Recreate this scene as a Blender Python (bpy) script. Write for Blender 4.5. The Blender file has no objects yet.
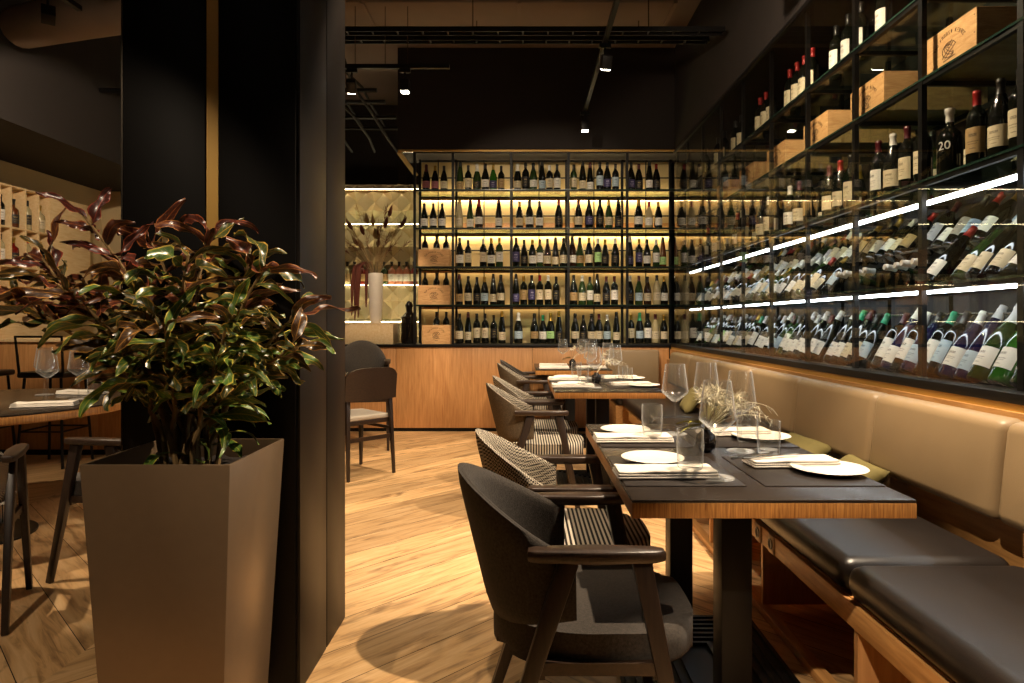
import bpy, bmesh, math, random
from mathutils import Vector, Matrix, noise
R = math.radians
C = bpy.context.scene.collection
S = bpy.context.scene
rnd = random.Random(7)

# ------------------------------------------------------------------ camera, world, exposure
cam_d = bpy.data.cameras.new('camera')
cam = bpy.data.objects.new('camera', cam_d); C.objects.link(cam)
cam.location = (0, 0, 1.2); cam.rotation_euler = (R(90), 0, 0)
cam_d.sensor_width = 36; cam_d.lens = 665 / 1024 * 36
cam_d.shift_x = -0.01074; cam_d.shift_y = -0.0190
cam_d.clip_start = 0.05
S.camera = cam
w = bpy.data.worlds.new('world'); S.world = w; w.use_nodes = True
w.node_tree.nodes['Background'].inputs[0].default_value = (1, .8, .6, 1)
w.node_tree.nodes['Background'].inputs[1].default_value = 0.012
S.view_settings.view_transform = 'Standard'; S.view_settings.look = 'None'
S.view_settings.gamma = 1; S.view_settings.use_curve_mapping = False
S.view_settings.exposure = 0.0
cy = S.cycles
cy.max_bounces = 10; cy.diffuse_bounces = 4; cy.glossy_bounces = 4; cy.transmission_bounces = 6
cy.transparent_max_bounces = 32; cy.caustics_reflective = False; cy.caustics_refractive = False
cy.sample_clamp_indirect = 3; cy.use_denoising = True
WARM = (1, .79, .56); COOL = (.86, .93, 1)

def spot(loc, target, power, angle, blend=.35, color=WARM, radius=.025, parent=None):
    l = bpy.data.lights.new('spot_light', 'SPOT'); l.energy = power; l.color = color
    l.spot_size = R(angle); l.spot_blend = blend; l.shadow_soft_size = radius
    o = bpy.data.objects.new('spot_light', l); C.objects.link(o)
    o.location = loc
    o.rotation_euler = (Vector(target) - Vector(loc)).to_track_quat('-Z', 'Y').to_euler()
    if parent:
        o.parent = parent; o.location = Vector(loc) - parent.location
    return o

# track lamps: (lamp position, aim point, power, cone)
SPOTS = [
    ((-.30, -.30, 3.1), (1.15, 1.25, .2), 420, 34),
    ((1.10, 2.10, 3.1), (.15, 2.2, .5), 580, 78),
    ((1.10, 3.75, 3.1), (.20, 4.50, .5), 440, 68),
    ((.62, 5.03, 3.1), (.45, 6.20, .7), 190, 74),
    ((.62, 6.65, 3.1), (.45, 6.70, .7), 70, 74),
    ((-.98, 5.52, 3.1), (-.75, 5.4, 0), 250, 86),
    ((-.30, 2.60, 3.1), (-.40, 3.5, 0), 150, 80),
    ((-1.6, .30, 3.1), (-1.80, 2.35, .1), 175, 60),
    ((-3.0, 2.60, 3.1), (-2.8, 3.6, .7), 300, 60),
    ((.62, 2.90, 3.1), (1.8, 3.1, 2.25), 190, 100),
    ((.62, 3.45, 3.1), (1.8, 5.2, 2.2), 100, 90),
    ((-.30, 3.70, 3.1), (.25, 7.5, 1.75), 200, 50),
    ((-1.42, 5.52, 3.1), (-1.66, 7.4, 1.10), 190, 40),
    ((-3.0, 4.20, 3.1), (-5.0, 6.9, 2.0), 210, 64),  # added to brighten the bar niches and the cream walls around them
]

# ------------------------------------------------------------------ mesh helpers
def B(): return bmesh.new()

def obj(name, bm, mat=None, parent=None, loc=None, smooth=True, ang=38):
    bmesh.ops.recalc_face_normals(bm, faces=bm.faces[:])
    me = bpy.data.meshes.new(name); bm.to_mesh(me); bm.free()
    for m in (mat if isinstance(mat, (list, tuple)) else [mat]):
        if m: me.materials.append(m)
    if smooth:
        me.polygons.foreach_set('use_smooth', [True] * len(me.polygons))
        me.set_sharp_from_angle(angle=R(ang))
    o = bpy.data.objects.new(name, me); C.objects.link(o)
    if parent: o.parent = parent
    if loc: o.location = loc
    return o

def bx(bm, x0, x1, y0, y1, z0, z1, r=0, seg=2, mi=0):
    x0, x1 = min(x0, x1), max(x0, x1); y0, y1 = min(y0, y1), max(y0, y1); z0, z1 = min(z0, z1), max(z0, z1)
    v = [bm.verts.new(p) for p in ((x0,y0,z0),(x1,y0,z0),(x1,y1,z0),(x0,y1,z0),(x0,y0,z1),(x1,y0,z1),(x1,y1,z1),(x0,y1,z1))]
    fs = [bm.faces.new([v[i] for i in q]) for q in ((3,2,1,0),(4,5,6,7),(0,1,5,4),(1,2,6,5),(2,3,7,6),(3,0,4,7))]
    for f in fs: f.material_index = mi
    if r:
        es = set(e for f in fs for e in f.edges)
        bmesh.ops.bevel(bm, geom=list(es), offset=r, segments=seg, profile=.5, affect='EDGES')
    return fs

def lathe(bm, prof, seg=24, c=(0,0,0), a0=0, a1=360, mi=0, uv=False):
    full = abs(a1 - a0) >= 359.9
    n = seg if full else seg + 1
    rings = []
    for r, z in prof:
        if r < 1e-6:
            rings.append([bm.verts.new((c[0], c[1], c[2] + z))])
        else:
            rings.append([bm.verts.new((c[0] + r*math.cos(R(a0 + (a1-a0)*i/seg)), c[1] + r*math.sin(R(a0 + (a1-a0)*i/seg)), c[2] + z)) for i in range(n)])
    L = bm.loops.layers.uv.verify() if uv else None
    for k in range(len(rings) - 1):
        a, b = rings[k], rings[k+1]
        m = seg
        for i in range(m):
            j = (i + 1) % n
            if len(a) == 1 and len(b) == 1: continue
            if len(a) == 1: vs = [a[0], b[j], b[i]]
            elif len(b) == 1: vs = [a[i], a[j], b[0]]
            else: vs = [a[i], a[j], b[j], b[i]]
            f = bm.faces.new(vs); f.material_index = mi
            if uv and len(vs) == 4:
                for lp, q in zip(f.loops, ((i, k), (i+1, k), (i+1, k+1), (i, k+1))):
                    lp[L].uv = (q[0]/seg, q[1]/(len(rings)-1))

def frames(pts):
    pts = [Vector(p) for p in pts]
    ts = []
    for i in range(len(pts)):
        a = pts[max(i-1, 0)]; b = pts[min(i+1, len(pts)-1)]
        ts.append((b - a).normalized())
    n = ts[0].orthogonal().normalized(); out = []
    for i, t in enumerate(ts):
        n = (n - t * n.dot(t))
        n = n.normalized() if n.length > 1e-6 else t.orthogonal().normalized()
        out.append((pts[i], t, n, t.cross(n)))
    return out

def tube(bm, pts, r, seg=8, mi=0):
    fr = frames(pts); rings = []
    for i, (p, t, n, b) in enumerate(fr):
        rr = r[i] if isinstance(r, (list, tuple)) else r
        rings.append([bm.verts.new(p + (n*math.cos(2*math.pi*k/seg) + b*math.sin(2*math.pi*k/seg))*rr) for k in range(seg)])
    for a, b in zip(rings, rings[1:]):
        for k in range(seg):
            f = bm.faces.new((a[k], a[(k+1) % seg], b[(k+1) % seg], b[k])); f.material_index = mi
    bm.faces.new(rings[0][::-1]).material_index = mi; bm.faces.new(rings[-1]).material_index = mi

def beam(bm, p0, p1, s0, s1=None, up=(0,1,0), r=0):
    """bar from p0 to p1; s = (width along up, thickness across)"""
    p0, p1, up = Vector(p0), Vector(p1), Vector(up); s1 = s1 or s0
    t = (p1 - p0).normalized(); u = (up - t*up.dot(t)).normalized(); n = t.cross(u)
    v = []
    for p, s in ((p0, s0), (p1, s1)):
        for a, b in ((-1,-1),(1,-1),(1,1),(-1,1)):
            v.append(bm.verts.new(p + u*a*s[0]/2 + n*b*s[1]/2))
    fs = [bm.faces.new([v[i] for i in q]) for q in ((3,2,1,0),(4,5,6,7),(0,1,5,4),(1,2,6,5),(2,3,7,6),(3,0,4,7))]
    if r:
        bmesh.ops.bevel(bm, geom=list(set(e for f in fs for e in f.edges)), offset=r, segments=2, profile=.5, affect='EDGES')

def prism(bm, poly, z0, z1, r=0, seg=3):
    a = [bm.verts.new((x, y, z0)) for x, y in poly]; b = [bm.verts.new((x, y, z1)) for x, y in poly]
    fs = [bm.faces.new(a[::-1]), bm.faces.new(b)]
    n = len(poly)
    side = [bm.faces.new((a[i], a[(i+1) % n], b[(i+1) % n], b[i])) for i in range(n)]
    if r:
        bmesh.ops.bevel(bm, geom=list(set(e for f in fs for e in f.edges)), offset=r, segments=seg, profile=.5, affect='EDGES')

def thing(name, label, cat, loc=(0,0,0), rz=0, group=None):
    o = bpy.data.objects.new(name, None); o.empty_display_size = .1; C.objects.link(o)
    o.location = loc; o.rotation_euler = (0, 0, rz)
    return tag(o, label, cat, group)

def tag(o, label, cat, group=None, kind=None):
    o['label'] = label; o['category'] = cat
    if group: o['group'] = group
    if kind: o['kind'] = kind
    return o

def struct(name, bm, m, parent=None, smooth=False, loc=None):
    o = obj(name, bm, m, parent, smooth=smooth, loc=loc)
    if not parent: o['kind'] = 'structure'
    return o

def dup(root, loc, rot=(0,0,0), label=None, group=None, scale=None):
    r = root.copy(); C.objects.link(r); r.location = loc; r.rotation_euler = rot
    if scale: r.scale = (scale,)*3 if not isinstance(scale, tuple) else scale
    if label: r['label'] = label
    if group: r['group'] = group
    for ch in list(root.children):
        c = ch.copy(); C.objects.link(c); c.parent = r
        for g in list(ch.children):
            d = g.copy(); C.objects.link(d); d.parent = c
    return r

def text_bm(txt, size, ext=.0008):
    cu = bpy.data.curves.new('t', 'FONT'); cu.body = txt; cu.size = size; cu.extrude = ext
    cu.align_x = 'CENTER'; cu.align_y = 'CENTER'; cu.resolution_u = 3
    o = bpy.data.objects.new('t', cu); C.objects.link(o)
    bpy.context.view_layer.update()
    me = bpy.data.meshes.new_from_object(o.evaluated_get(bpy.context.evaluated_depsgraph_get()))
    bm = B(); bm.from_mesh(me)
    bpy.data.objects.remove(o); bpy.data.curves.remove(cu); bpy.data.meshes.remove(me)
    return bm

ORD = ['first','second','third','fourth','fifth','sixth','seventh','eighth','ninth','tenth','eleventh','twelfth','thirteenth','fourteenth','fifteenth','sixteenth','seventeenth','eighteenth','nineteenth']
def od(i):
    if i < 19: return ORD[i]
    t, u = divmod(i + 1, 10)
    tens = {2:'twent',3:'thirt',4:'fort',5:'fift',6:'sixt'}[t]
    return tens + ('ieth' if u == 0 else 'y-' + ORD[u-1])

# ------------------------------------------------------------------ materials
def srgb(h):
    h = h.lstrip('#'); c = [int(h[i:i+2], 16)/255 for i in (0, 2, 4)]
    return tuple(x/12.92 if x <= .04045 else ((x+.055)/1.055)**2.4 for x in c) + (1,)

def newmat(name):
    m = bpy.data.materials.new(name); m.use_nodes = True
    nt = m.node_tree; return m, nt, nt.nodes['Principled BSDF']

def N(nt, t, **kw):
    n = nt.nodes.new(t)
    for k, v in kw.items(): setattr(n, k, v)
    return n

def mixc(nt, fac, a, b, blend='MIX'):
    n = N(nt, 'ShaderNodeMix', data_type='RGBA', blend_type=blend)
    for sock, v in ((n.inputs[0], fac), (n.inputs[6], a), (n.inputs[7], b)):
        if hasattr(v, 'is_linked'): nt.links.new(v, sock)
        else: sock.default_value = v
    return n.outputs[2]

def math_n(nt, op, a, b=0.0, c=None):
    n = N(nt, 'ShaderNodeMath', operation=op)
    for sock, v in zip(n.inputs, (a, b, c)):
        if v is None: continue
        if hasattr(v, 'is_linked'): nt.links.new(v, sock)
        else: sock.default_value = v
    return n.outputs[0]

def M(name, col, rough=.5, metal=0, var=.15, scale=20, bump=0, bscale=None, spec=.5, stretch=(1,1,1), coat=0, emit=0, ecol=None, sheen=0):
    m, nt, p = newmat(name)
    c = srgb(col) if isinstance(col, str) else col
    p.inputs['Roughness'].default_value = rough; p.inputs['Metallic'].default_value = metal
    p.inputs['Specular IOR Level'].default_value = spec
    p.inputs['Coat Weight'].default_value = coat
    if sheen:
        p.inputs['Sheen Weight'].default_value = sheen; p.inputs['Sheen Roughness'].default_value = .5
    tc = N(nt, 'ShaderNodeTexCoord'); mp = N(nt, 'ShaderNodeMapping'); mp.inputs['Scale'].default_value = stretch
    nt.links.new(tc.outputs['Object'], mp.inputs['Vector'])
    nz = N(nt, 'ShaderNodeTexNoise'); nz.inputs['Scale'].default_value = scale; nz.inputs['Detail'].default_value = 5
    nt.links.new(mp.outputs[0], nz.inputs['Vector'])
    lo = tuple(x*(1-var) for x in c[:3]) + (1,); hi = tuple(min(1, x*(1+var)) for x in c[:3]) + (1,)
    nt.links.new(mixc(nt, nz.outputs[0], lo, hi), p.inputs['Base Color'])
    if bump:
        bn = N(nt, 'ShaderNodeBump'); bn.inputs['Strength'].default_value = bump; bn.inputs['Distance'].default_value = .003
        if bscale:
            n2 = N(nt, 'ShaderNodeTexNoise'); n2.inputs['Scale'].default_value = bscale; n2.inputs['Detail'].default_value = 3
            nt.links.new(tc.outputs['Object'], n2.inputs['Vector']); nt.links.new(n2.outputs[0], bn.inputs['Height'])
        else: nt.links.new(nz.outputs[0], bn.inputs['Height'])
        nt.links.new(bn.outputs[0], p.inputs['Normal'])
    if emit:
        p.inputs['Emission Color'].default_value = tuple(ecol or c[:3])[:3] + (1,); p.inputs['Emission Strength'].default_value = emit
    return m

def wood(name, a, b, rough=.45, scale=9, stretch=(1,1,12), bump=.05, coat=0):
    m, nt, p = newmat(name)
    p.inputs['Roughness'].default_value = rough; p.inputs['Coat Weight'].default_value = coat
    tc = N(nt, 'ShaderNodeTexCoord'); mp = N(nt, 'ShaderNodeMapping'); mp.inputs['Scale'].default_value = stretch
    nt.links.new(tc.outputs['Object'], mp.inputs['Vector'])
    nz = N(nt, 'ShaderNodeTexNoise'); nz.inputs['Scale'].default_value = scale; nz.inputs['Detail'].default_value = 6; nz.inputs['Roughness'].default_value = .6; nz.inputs['Distortion'].default_value = .6
    nt.links.new(mp.outputs[0], nz.inputs['Vector'])
    cr = N(nt, 'ShaderNodeValToRGB'); cr.color_ramp.elements[0].position = .3; cr.color_ramp.elements[1].position = .7
    cr.color_ramp.elements[0].color = srgb(a); cr.color_ramp.elements[1].color = srgb(b)
    nt.links.new(nz.outputs[0], cr.inputs[0]); nt.links.new(cr.outputs[0], p.inputs['Base Color'])
    bn = N(nt, 'ShaderNodeBump'); bn.inputs['Strength'].default_value = bump; bn.inputs['Distance'].default_value = .002
    nt.links.new(nz.outputs[0], bn.inputs['Height']); nt.links.new(bn.outputs[0], p.inputs['Normal'])
    return m

def thin_glass(name, tint=(1,1,1,1), f0=.05, rough=0.0, fk=1.0, pw=5.0):
    """clear sheet: transparent + mirror reflection by Schlick's law"""
    m = bpy.data.materials.new(name); m.use_nodes = True; nt = m.node_tree; nt.nodes.clear()
    out = N(nt, 'ShaderNodeOutputMaterial'); ge = N(nt, 'ShaderNodeNewGeometry')
    d = N(nt, 'ShaderNodeVectorMath', operation='DOT_PRODUCT')
    nt.links.new(ge.outputs['Normal'], d.inputs[0]); nt.links.new(ge.outputs['Incoming'], d.inputs[1])
    k = math_n(nt, 'POWER', math_n(nt, 'SUBTRACT', 1.0, math_n(nt, 'ABSOLUTE', d.outputs['Value'])), pw)
    fac = math_n(nt, 'MULTIPLY_ADD', k, (1 - f0)*fk, f0)
    tr = N(nt, 'ShaderNodeBsdfTransparent'); tr.inputs[0].default_value = tint
    gl = N(nt, 'ShaderNodeBsdfGlossy'); gl.inputs['Roughness'].default_value = rough
    mx = N(nt, 'ShaderNodeMixShader')
    nt.links.new(fac, mx.inputs[0]); nt.links.new(tr.outputs[0], mx.inputs[1]); nt.links.new(gl.outputs[0], mx.inputs[2])
    nt.links.new(mx.outputs[0], out.inputs[0]); return m

def drink_glass(name):
    """thin drinking glass: clear face on, mirror glints, white mixed in at grazing rims to stand in for refracted light"""
    m = thin_glass(name, (.99,.99,.98,1), .06, .07, .5, 4.0); nt = m.node_tree
    out = next(n for n in nt.nodes if n.type == 'OUTPUT_MATERIAL'); src = out.inputs[0].links[0].from_socket
    ab = next(n for n in nt.nodes if n.type == 'MATH' and n.operation == 'SUBTRACT').outputs[0]
    k = math_n(nt, 'MULTIPLY_ADD', math_n(nt, 'POWER', ab, 3.5), .62, .025)
    df = N(nt, 'ShaderNodeBsdfDiffuse'); df.inputs[0].default_value = (.95,.95,.93,1)  # white put into the grazing edges in place of refracted lamp light
    tl = N(nt, 'ShaderNodeBsdfTranslucent'); tl.inputs[0].default_value = (.95,.95,.93,1)
    sc_ = N(nt, 'ShaderNodeMixShader'); nt.links.new(df.outputs[0], sc_.inputs[1]); nt.links.new(tl.outputs[0], sc_.inputs[2])
    mx = N(nt, 'ShaderNodeMixShader'); nt.links.new(k, mx.inputs[0])
    nt.links.new(src, mx.inputs[1]); nt.links.new(sc_.outputs[0], mx.inputs[2]); nt.links.new(mx.outputs[0], out.inputs[0]); return m

def floor_mat():
    m, nt, p = newmat('oak_planks')
    uv = N(nt, 'ShaderNodeUVMap'); at = N(nt, 'ShaderNodeAttribute', attribute_name='tone')
    mp = N(nt, 'ShaderNodeMapping'); mp.inputs['Scale'].default_value = (1.6, 16, 1)
    nt.links.new(uv.outputs[0], mp.inputs[0])
    nz = N(nt, 'ShaderNodeTexNoise'); nz.inputs['Scale'].default_value = 1.6; nz.inputs['Detail'].default_value = 7; nz.inputs['Roughness'].default_value = .62; nz.inputs['Distortion'].default_value = .8
    nt.links.new(mp.outputs[0], nz.inputs[0])
    cr = N(nt, 'ShaderNodeValToRGB')
    e = cr.color_ramp.elements; e[0].position = .3; e[0].color = srgb('#80603f'); e[1].position = .75; e[1].color = srgb('#dcb98a')
    k = e.new(.48); k.color = srgb('#c49c6a')
    nt.links.new(nz.outputs[0], cr.inputs[0])
    # knots and dark streaks
    mp2 = N(nt, 'ShaderNodeMapping'); mp2.inputs['Scale'].default_value = (2.2, 7, 1); nt.links.new(uv.outputs[0], mp2.inputs[0])
    vo = N(nt, 'ShaderNodeTexNoise'); vo.inputs['Scale'].default_value = 1.3; vo.inputs['Detail'].default_value = 3; vo.inputs['Distortion'].default_value = 1.2
    nt.links.new(mp2.outputs[0], vo.inputs[0])
    kr = N(nt, 'ShaderNodeValToRGB'); kr.color_ramp.elements[0].position = .60; kr.color_ramp.elements[1].position = .72
    nt.links.new(vo.outputs[0], kr.inputs[0])
    c1 = mixc(nt, math_n(nt, 'MULTIPLY', kr.outputs[0], .7), cr.outputs[0], srgb('#5d4026'))
    tone = math_n(nt, 'MULTIPLY_ADD', at.outputs['Fac'], .42, .78)
    cb = N(nt, 'ShaderNodeCombineColor')
    for i in range(3): nt.links.new(tone, cb.inputs[i])
    nt.links.new(mixc(nt, 1.0, c1, cb.outputs[0], 'MULTIPLY'), p.inputs['Base Color'])
    p.inputs['Roughness'].default_value = .38
    bn = N(nt, 'ShaderNodeBump'); bn.inputs['Strength'].default_value = .12; bn.inputs['Distance'].default_value = .003
    nt.links.new(nz.outputs[0], bn.inputs['Height']); nt.links.new(bn.outputs[0], p.inputs['Normal'])
    return m

def pattern_fabric(name, a, b, kind, period, rough=.9):
    m, nt, p = newmat(name); p.inputs['Roughness'].default_value = rough; p.inputs['Specular IOR Level'].default_value = .2
    tc = N(nt, 'ShaderNodeTexCoord')
    if kind == 'check':
        ck = N(nt, 'ShaderNodeTexChecker'); ck.inputs['Scale'].default_value = 1/period
        ck.inputs[1].default_value = srgb(a); ck.inputs[2].default_value = srgb(b)
        # slanted so the weave reads on every side of the shell
        mp = N(nt, 'ShaderNodeMapping'); mp.inputs['Rotation'].default_value = (.15, .2, .5)
        nt.links.new(tc.outputs['Object'], mp.inputs[0]); nt.links.new(mp.outputs[0], ck.inputs[0])
        col = ck.outputs[0]
    else:
        sp = N(nt, 'ShaderNodeSeparateXYZ'); nt.links.new(tc.outputs['Object'], sp.inputs[0])
        fr = math_n(nt, 'FRACT', math_n(nt, 'DIVIDE', sp.outputs[0], period))
        col = mixc(nt, math_n(nt, 'GREATER_THAN', fr, .5), srgb(a), srgb(b))
    nz = N(nt, 'ShaderNodeTexNoise'); nz.inputs['Scale'].default_value = 500
    nt.links.new(tc.outputs['Object'], nz.inputs[0])
    nt.links.new(mixc(nt, .35, col, mixc(nt, nz.outputs[0], srgb('#101010'), srgb('#f0f0f0')), 'OVERLAY'), p.inputs['Base Color'])
    bn = N(nt, 'ShaderNodeBump'); bn.inputs['Strength'].default_value = .3; bn.inputs['Distance'].default_value = .002
    nt.links.new(nz.outputs[0], bn.inputs['Height']); nt.links.new(bn.outputs[0], p.inputs['Normal'])
    return m

def label_mat(name, paper, ink, lines=True):
    """paper with a printed emblem bar and fine print, read from the label's UV"""
    m, nt, p = newmat(name); p.inputs['Roughness'].default_value = .6
    uv = N(nt, 'ShaderNodeUVMap'); sp = N(nt, 'ShaderNodeSeparateXYZ'); nt.links.new(uv.outputs[0], sp.inputs[0])
    u, v = sp.outputs[0], sp.outputs[1]
    du = math_n(nt, 'ABSOLUTE', math_n(nt, 'SUBTRACT', u, .5))
    def band(c, h, wd): return math_n(nt, 'MULTIPLY', math_n(nt, 'LESS_THAN', math_n(nt, 'ABSOLUTE', math_n(nt, 'SUBTRACT', v, c)), h), math_n(nt, 'LESS_THAN', du, wd))
    f = math_n(nt, 'MAXIMUM', band(.70, .06, .16), math_n(nt, 'MAXIMUM', band(.45, .02, .22), math_n(nt, 'MAXIMUM', band(.36, .015, .18), band(.18, .02, .12))))
    nz = N(nt, 'ShaderNodeTexNoise'); nz.inputs['Scale'].default_value = 45; nt.links.new(uv.outputs[0], nz.inputs[0])
    f = math_n(nt, 'MULTIPLY', f, math_n(nt, 'GREATER_THAN', nz.outputs[0], .47))
    nt.links.new(mixc(nt, math_n(nt, 'MULTIPLY', f, .75), srgb(paper), srgb(ink)), p.inputs['Base Color'])
    return m

def leaf_mat():
    m, nt, p = newmat('croton_leaf'); p.inputs['Roughness'].default_value = .3; p.inputs['Specular IOR Level'].default_value = .6
    uv = N(nt, 'ShaderNodeUVMap'); sp = N(nt, 'ShaderNodeSeparateXYZ'); nt.links.new(uv.outputs[0], sp.inputs[0])
    at = N(nt, 'ShaderNodeAttribute', attribute_name='tone')
    du = math_n(nt, 'ABSOLUTE', math_n(nt, 'SUBTRACT', sp.outputs[0], .5))
    base = N(nt, 'ShaderNodeValToRGB'); e = base.color_ramp.elements
    e[0].position = 0; e[0].color = srgb('#3a1c18'); e[1].position = 1; e[1].color = srgb('#54762f')
    for q, c in ((.3, '#4a231a'), (.5, '#313c1e'), (.75, '#3e5a26')): k = e.new(q); k.color = srgb(c)
    nt.links.new(at.outputs['Fac'], base.inputs[0])
    hue = N(nt, 'ShaderNodeValToRGB'); e = hue.color_ramp.elements
    e[0].color = srgb('#b04a34'); e[1].color = srgb('#d0c04a'); k = e.new(.45); k.color = srgb('#c8963f')
    nt.links.new(at.outputs['Fac'], hue.inputs[0])
    edge = math_n(nt, 'MULTIPLY', math_n(nt, 'GREATER_THAN', du, .43), .85)
    rib = math_n(nt, 'MULTIPLY', math_n(nt, 'LESS_THAN', du, .035), .75)
    vein = math_n(nt, 'MULTIPLY', math_n(nt, 'LESS_THAN', math_n(nt, 'FRACT', math_n(nt, 'ADD', math_n(nt, 'MULTIPLY', sp.outputs[1], 11.0), math_n(nt, 'MULTIPLY', du, -3.5))), .1), .35)
    f = math_n(nt, 'MAXIMUM', math_n(nt, 'MAXIMUM', edge, rib), vein)
    nz = N(nt, 'ShaderNodeTexNoise'); nz.inputs['Scale'].default_value = 25
    tc = N(nt, 'ShaderNodeTexCoord'); nt.links.new(tc.outputs['Object'], nz.inputs[0])
    f = math_n(nt, 'MULTIPLY', f, math_n(nt, 'MULTIPLY_ADD', nz.outputs[0], 1.6, -.1))
    nt.links.new(mixc(nt, f, base.outputs[0], hue.outputs[0]), p.inputs['Base Color'])
    return m

mt = {}
mt['floor'] = floor_mat()
mt['ceiling'] = M('ceiling_paint', '#75655a', .9, var=.25, scale=2)
mt['black_wall'] = M('black_plaster', '#1c1512', .85, var=.2, scale=3)
mt['cable'] = M('black_rubber', '#12100f', .8)
mt['dark_wall'] = M('dark_plaster', '#2e2826', .85, var=.2, scale=3)
mt['cream_wall'] = M('cream_plaster', '#c9b48c', .8, var=.06, scale=4)
mt['gold_back'] = M('cream_backing_panel', '#d0b984', .55, var=.08, scale=3)
mt['column'] = M('black_lacquer_panel', '#080605', .5, var=.2, scale=4, spec=.15)
mt['column_side'] = M('bronze_lacquer_panel', '#120d0a', .45, metal=.1, var=.12, scale=3, spec=.3)
mt['brass'] = M('satin_brass', '#b08a40', .45, metal=.25, var=.1, scale=6)
mt['planter'] = M('taupe_powder_coat', '#77624b', .34, metal=.45, var=.06, scale=30, bump=.03)
mt['soil'] = M('potting_soil', '#231a13', 1, var=.5, scale=60, bump=1)
mt['leaf'] = leaf_mat()
mt['stem'] = M('woody_stem', '#7a6038', .8, var=.35, scale=40, bump=.4)
mt['black_metal'] = M('black_steel', '#0c0a09', .45, metal=.1, var=.15, scale=15, spec=.3)
mt['dark_wood'] = wood('dark_stained_ash', '#241912', '#3d2c20', .38, 10, (12,1,12), .08)
mt['dark_wood_v'] = wood('dark_stained_ash_upright', '#1d140f', '#33251b', .38, 10, (12,12,1), .08)
mt['veneer'] = wood('oak_veneer', '#b07a48', '#cf9a62', .42, 5, (9,9,.7), .04)
mt['veneer_y'] = wood('oak_veneer_long', '#a87642', '#cf9c5e', .42, 6, (9,.8,9), .04)
mt['zebra'] = wood('zebrano_edge', '#7c4a22', '#cf9450', .35, 7, (26,26,1.2), .04)
mt['pale_wood'] = wood('pale_pine', '#e0bd88', '#f0d6a8', .6, 5, (10,1.2,10), .05)
mt['crate_wood'] = wood('crate_pine', '#b58450', '#d9ad74', .65, 5, (2.5,2.5,14), .06)
mt['burnt'] = M('burnt_ink', '#3c2210', .8, var=.2)
mt['table_top'] = M('dark_linoleum', '#2a221c', .27, var=.15, scale=12, bump=.02)
mt['mat'] = M('dark_leather_placemat', '#241d19', .42, var=.2, scale=60, bump=.05)
mt['linen'] = M('white_linen', '#e6ddcf', .9, var=.05, scale=120, bump=.25)
mt['china'] = M('white_china', '#e9e2d4', .3, var=.03, scale=10)
mt['steel'] = M('cutlery_steel', '#8d8478', .25, metal=1, var=.1)
mt['leather'] = M('black_leather', '#1f1a17', .34, var=.25, scale=10, bump=.12, bscale=260)
mt['tan'] = M('tan_leather', '#927b5b', .42, var=.08, scale=8, bump=.12, bscale=240)
mt['olive'] = M('olive_cushion', '#6d6234', .85, var=.15, scale=30, bump=.3, bscale=300)
mt['charcoal'] = M('charcoal_fabric', '#37312b', .92, var=.95, scale=150, bump=.6, bscale=420, spec=.2, sheen=.15)
mt['brown_fabric'] = M('olive_brown_fabric', '#574b3b', .92, var=.9, scale=150, bump=.35, bscale=420, spec=.2)
mt['check'] = pattern_fabric('houndstooth_fabric', '#2b2622', '#b9ad99', 'check', .0062)
mt['stripe'] = pattern_fabric('striped_fabric', '#1c1a18', '#b3a998', 'stripe', .016)
mt['grey_seat'] = M('pale_grey_seat', '#b3a898', .85, var=.1, scale=60, bump=.2)
mt['glass'] = drink_glass('clear_glass')
mt['pane'] = thin_glass('cabinet_glass', (.97,.98,.965,1), .04, 0, .95)
mt['shelf_glass'] = thin_glass('shelf_glass', (.80,.90,.83,1), .06, .02)
mt['shelf_edge'] = M('green_glass_edge', '#22382f', .15, var=.2, scale=8, spec=.8)
mt['led_warm'] = M('led_strip_warm', '#ffd890', .5, emit=24, ecol=(1, .80, .46))
mt['led_warm_dim'] = M('led_strip_warm_dim', '#ffd890', .5, emit=3, ecol=(1, .78, .45))
mt['led_gold'] = M('led_strip_gold', '#ffe0a0', .5, emit=16, ecol=(1, .82, .5))
mt['led_cool'] = M('led_strip_cool', '#ffffff', .5, emit=17, ecol=COOL)
mt['lamp_face'] = M('lamp_lens', '#ffffff', .5, emit=40, ecol=(1, .9, .72))
mt['mirror_tile'] = M('champagne_tile', '#d6c49c', .22, metal=.4, var=.12, scale=3)
mt['dried_rust'] = M('rust_amaranth', '#5c2a1c', .9, var=.3, scale=60)
mt['dried_tan'] = M('dried_grass', '#8a7048', .9, var=.3, scale=50)
mt['dried_cream'] = M('cream_pampas', '#f4e8cd', .9, var=.15, scale=80)
mt['vase_white'] = M('stone_white_vase', '#d8cebf', .55, var=.12, scale=14, bump=.1)
mt['vase_black'] = M('black_glaze', '#15100e', .2, var=.2)
mt['leaf_olive'] = M('olive_leaf', '#8b8436', .5, var=.2, scale=30)
mt['plug'] = M('socket_plate', '#3a2c20', .4)
mt['pale_socket'] = M('pale_socket_plate', '#b09070', .5)
mt['duct'] = M('painted_duct', '#7d6a58', .7, var=.15, scale=4)
mt['dark_base'] = M('dark_cabinet_lining', '#1d1a18', .5, var=.2, scale=5)

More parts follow.
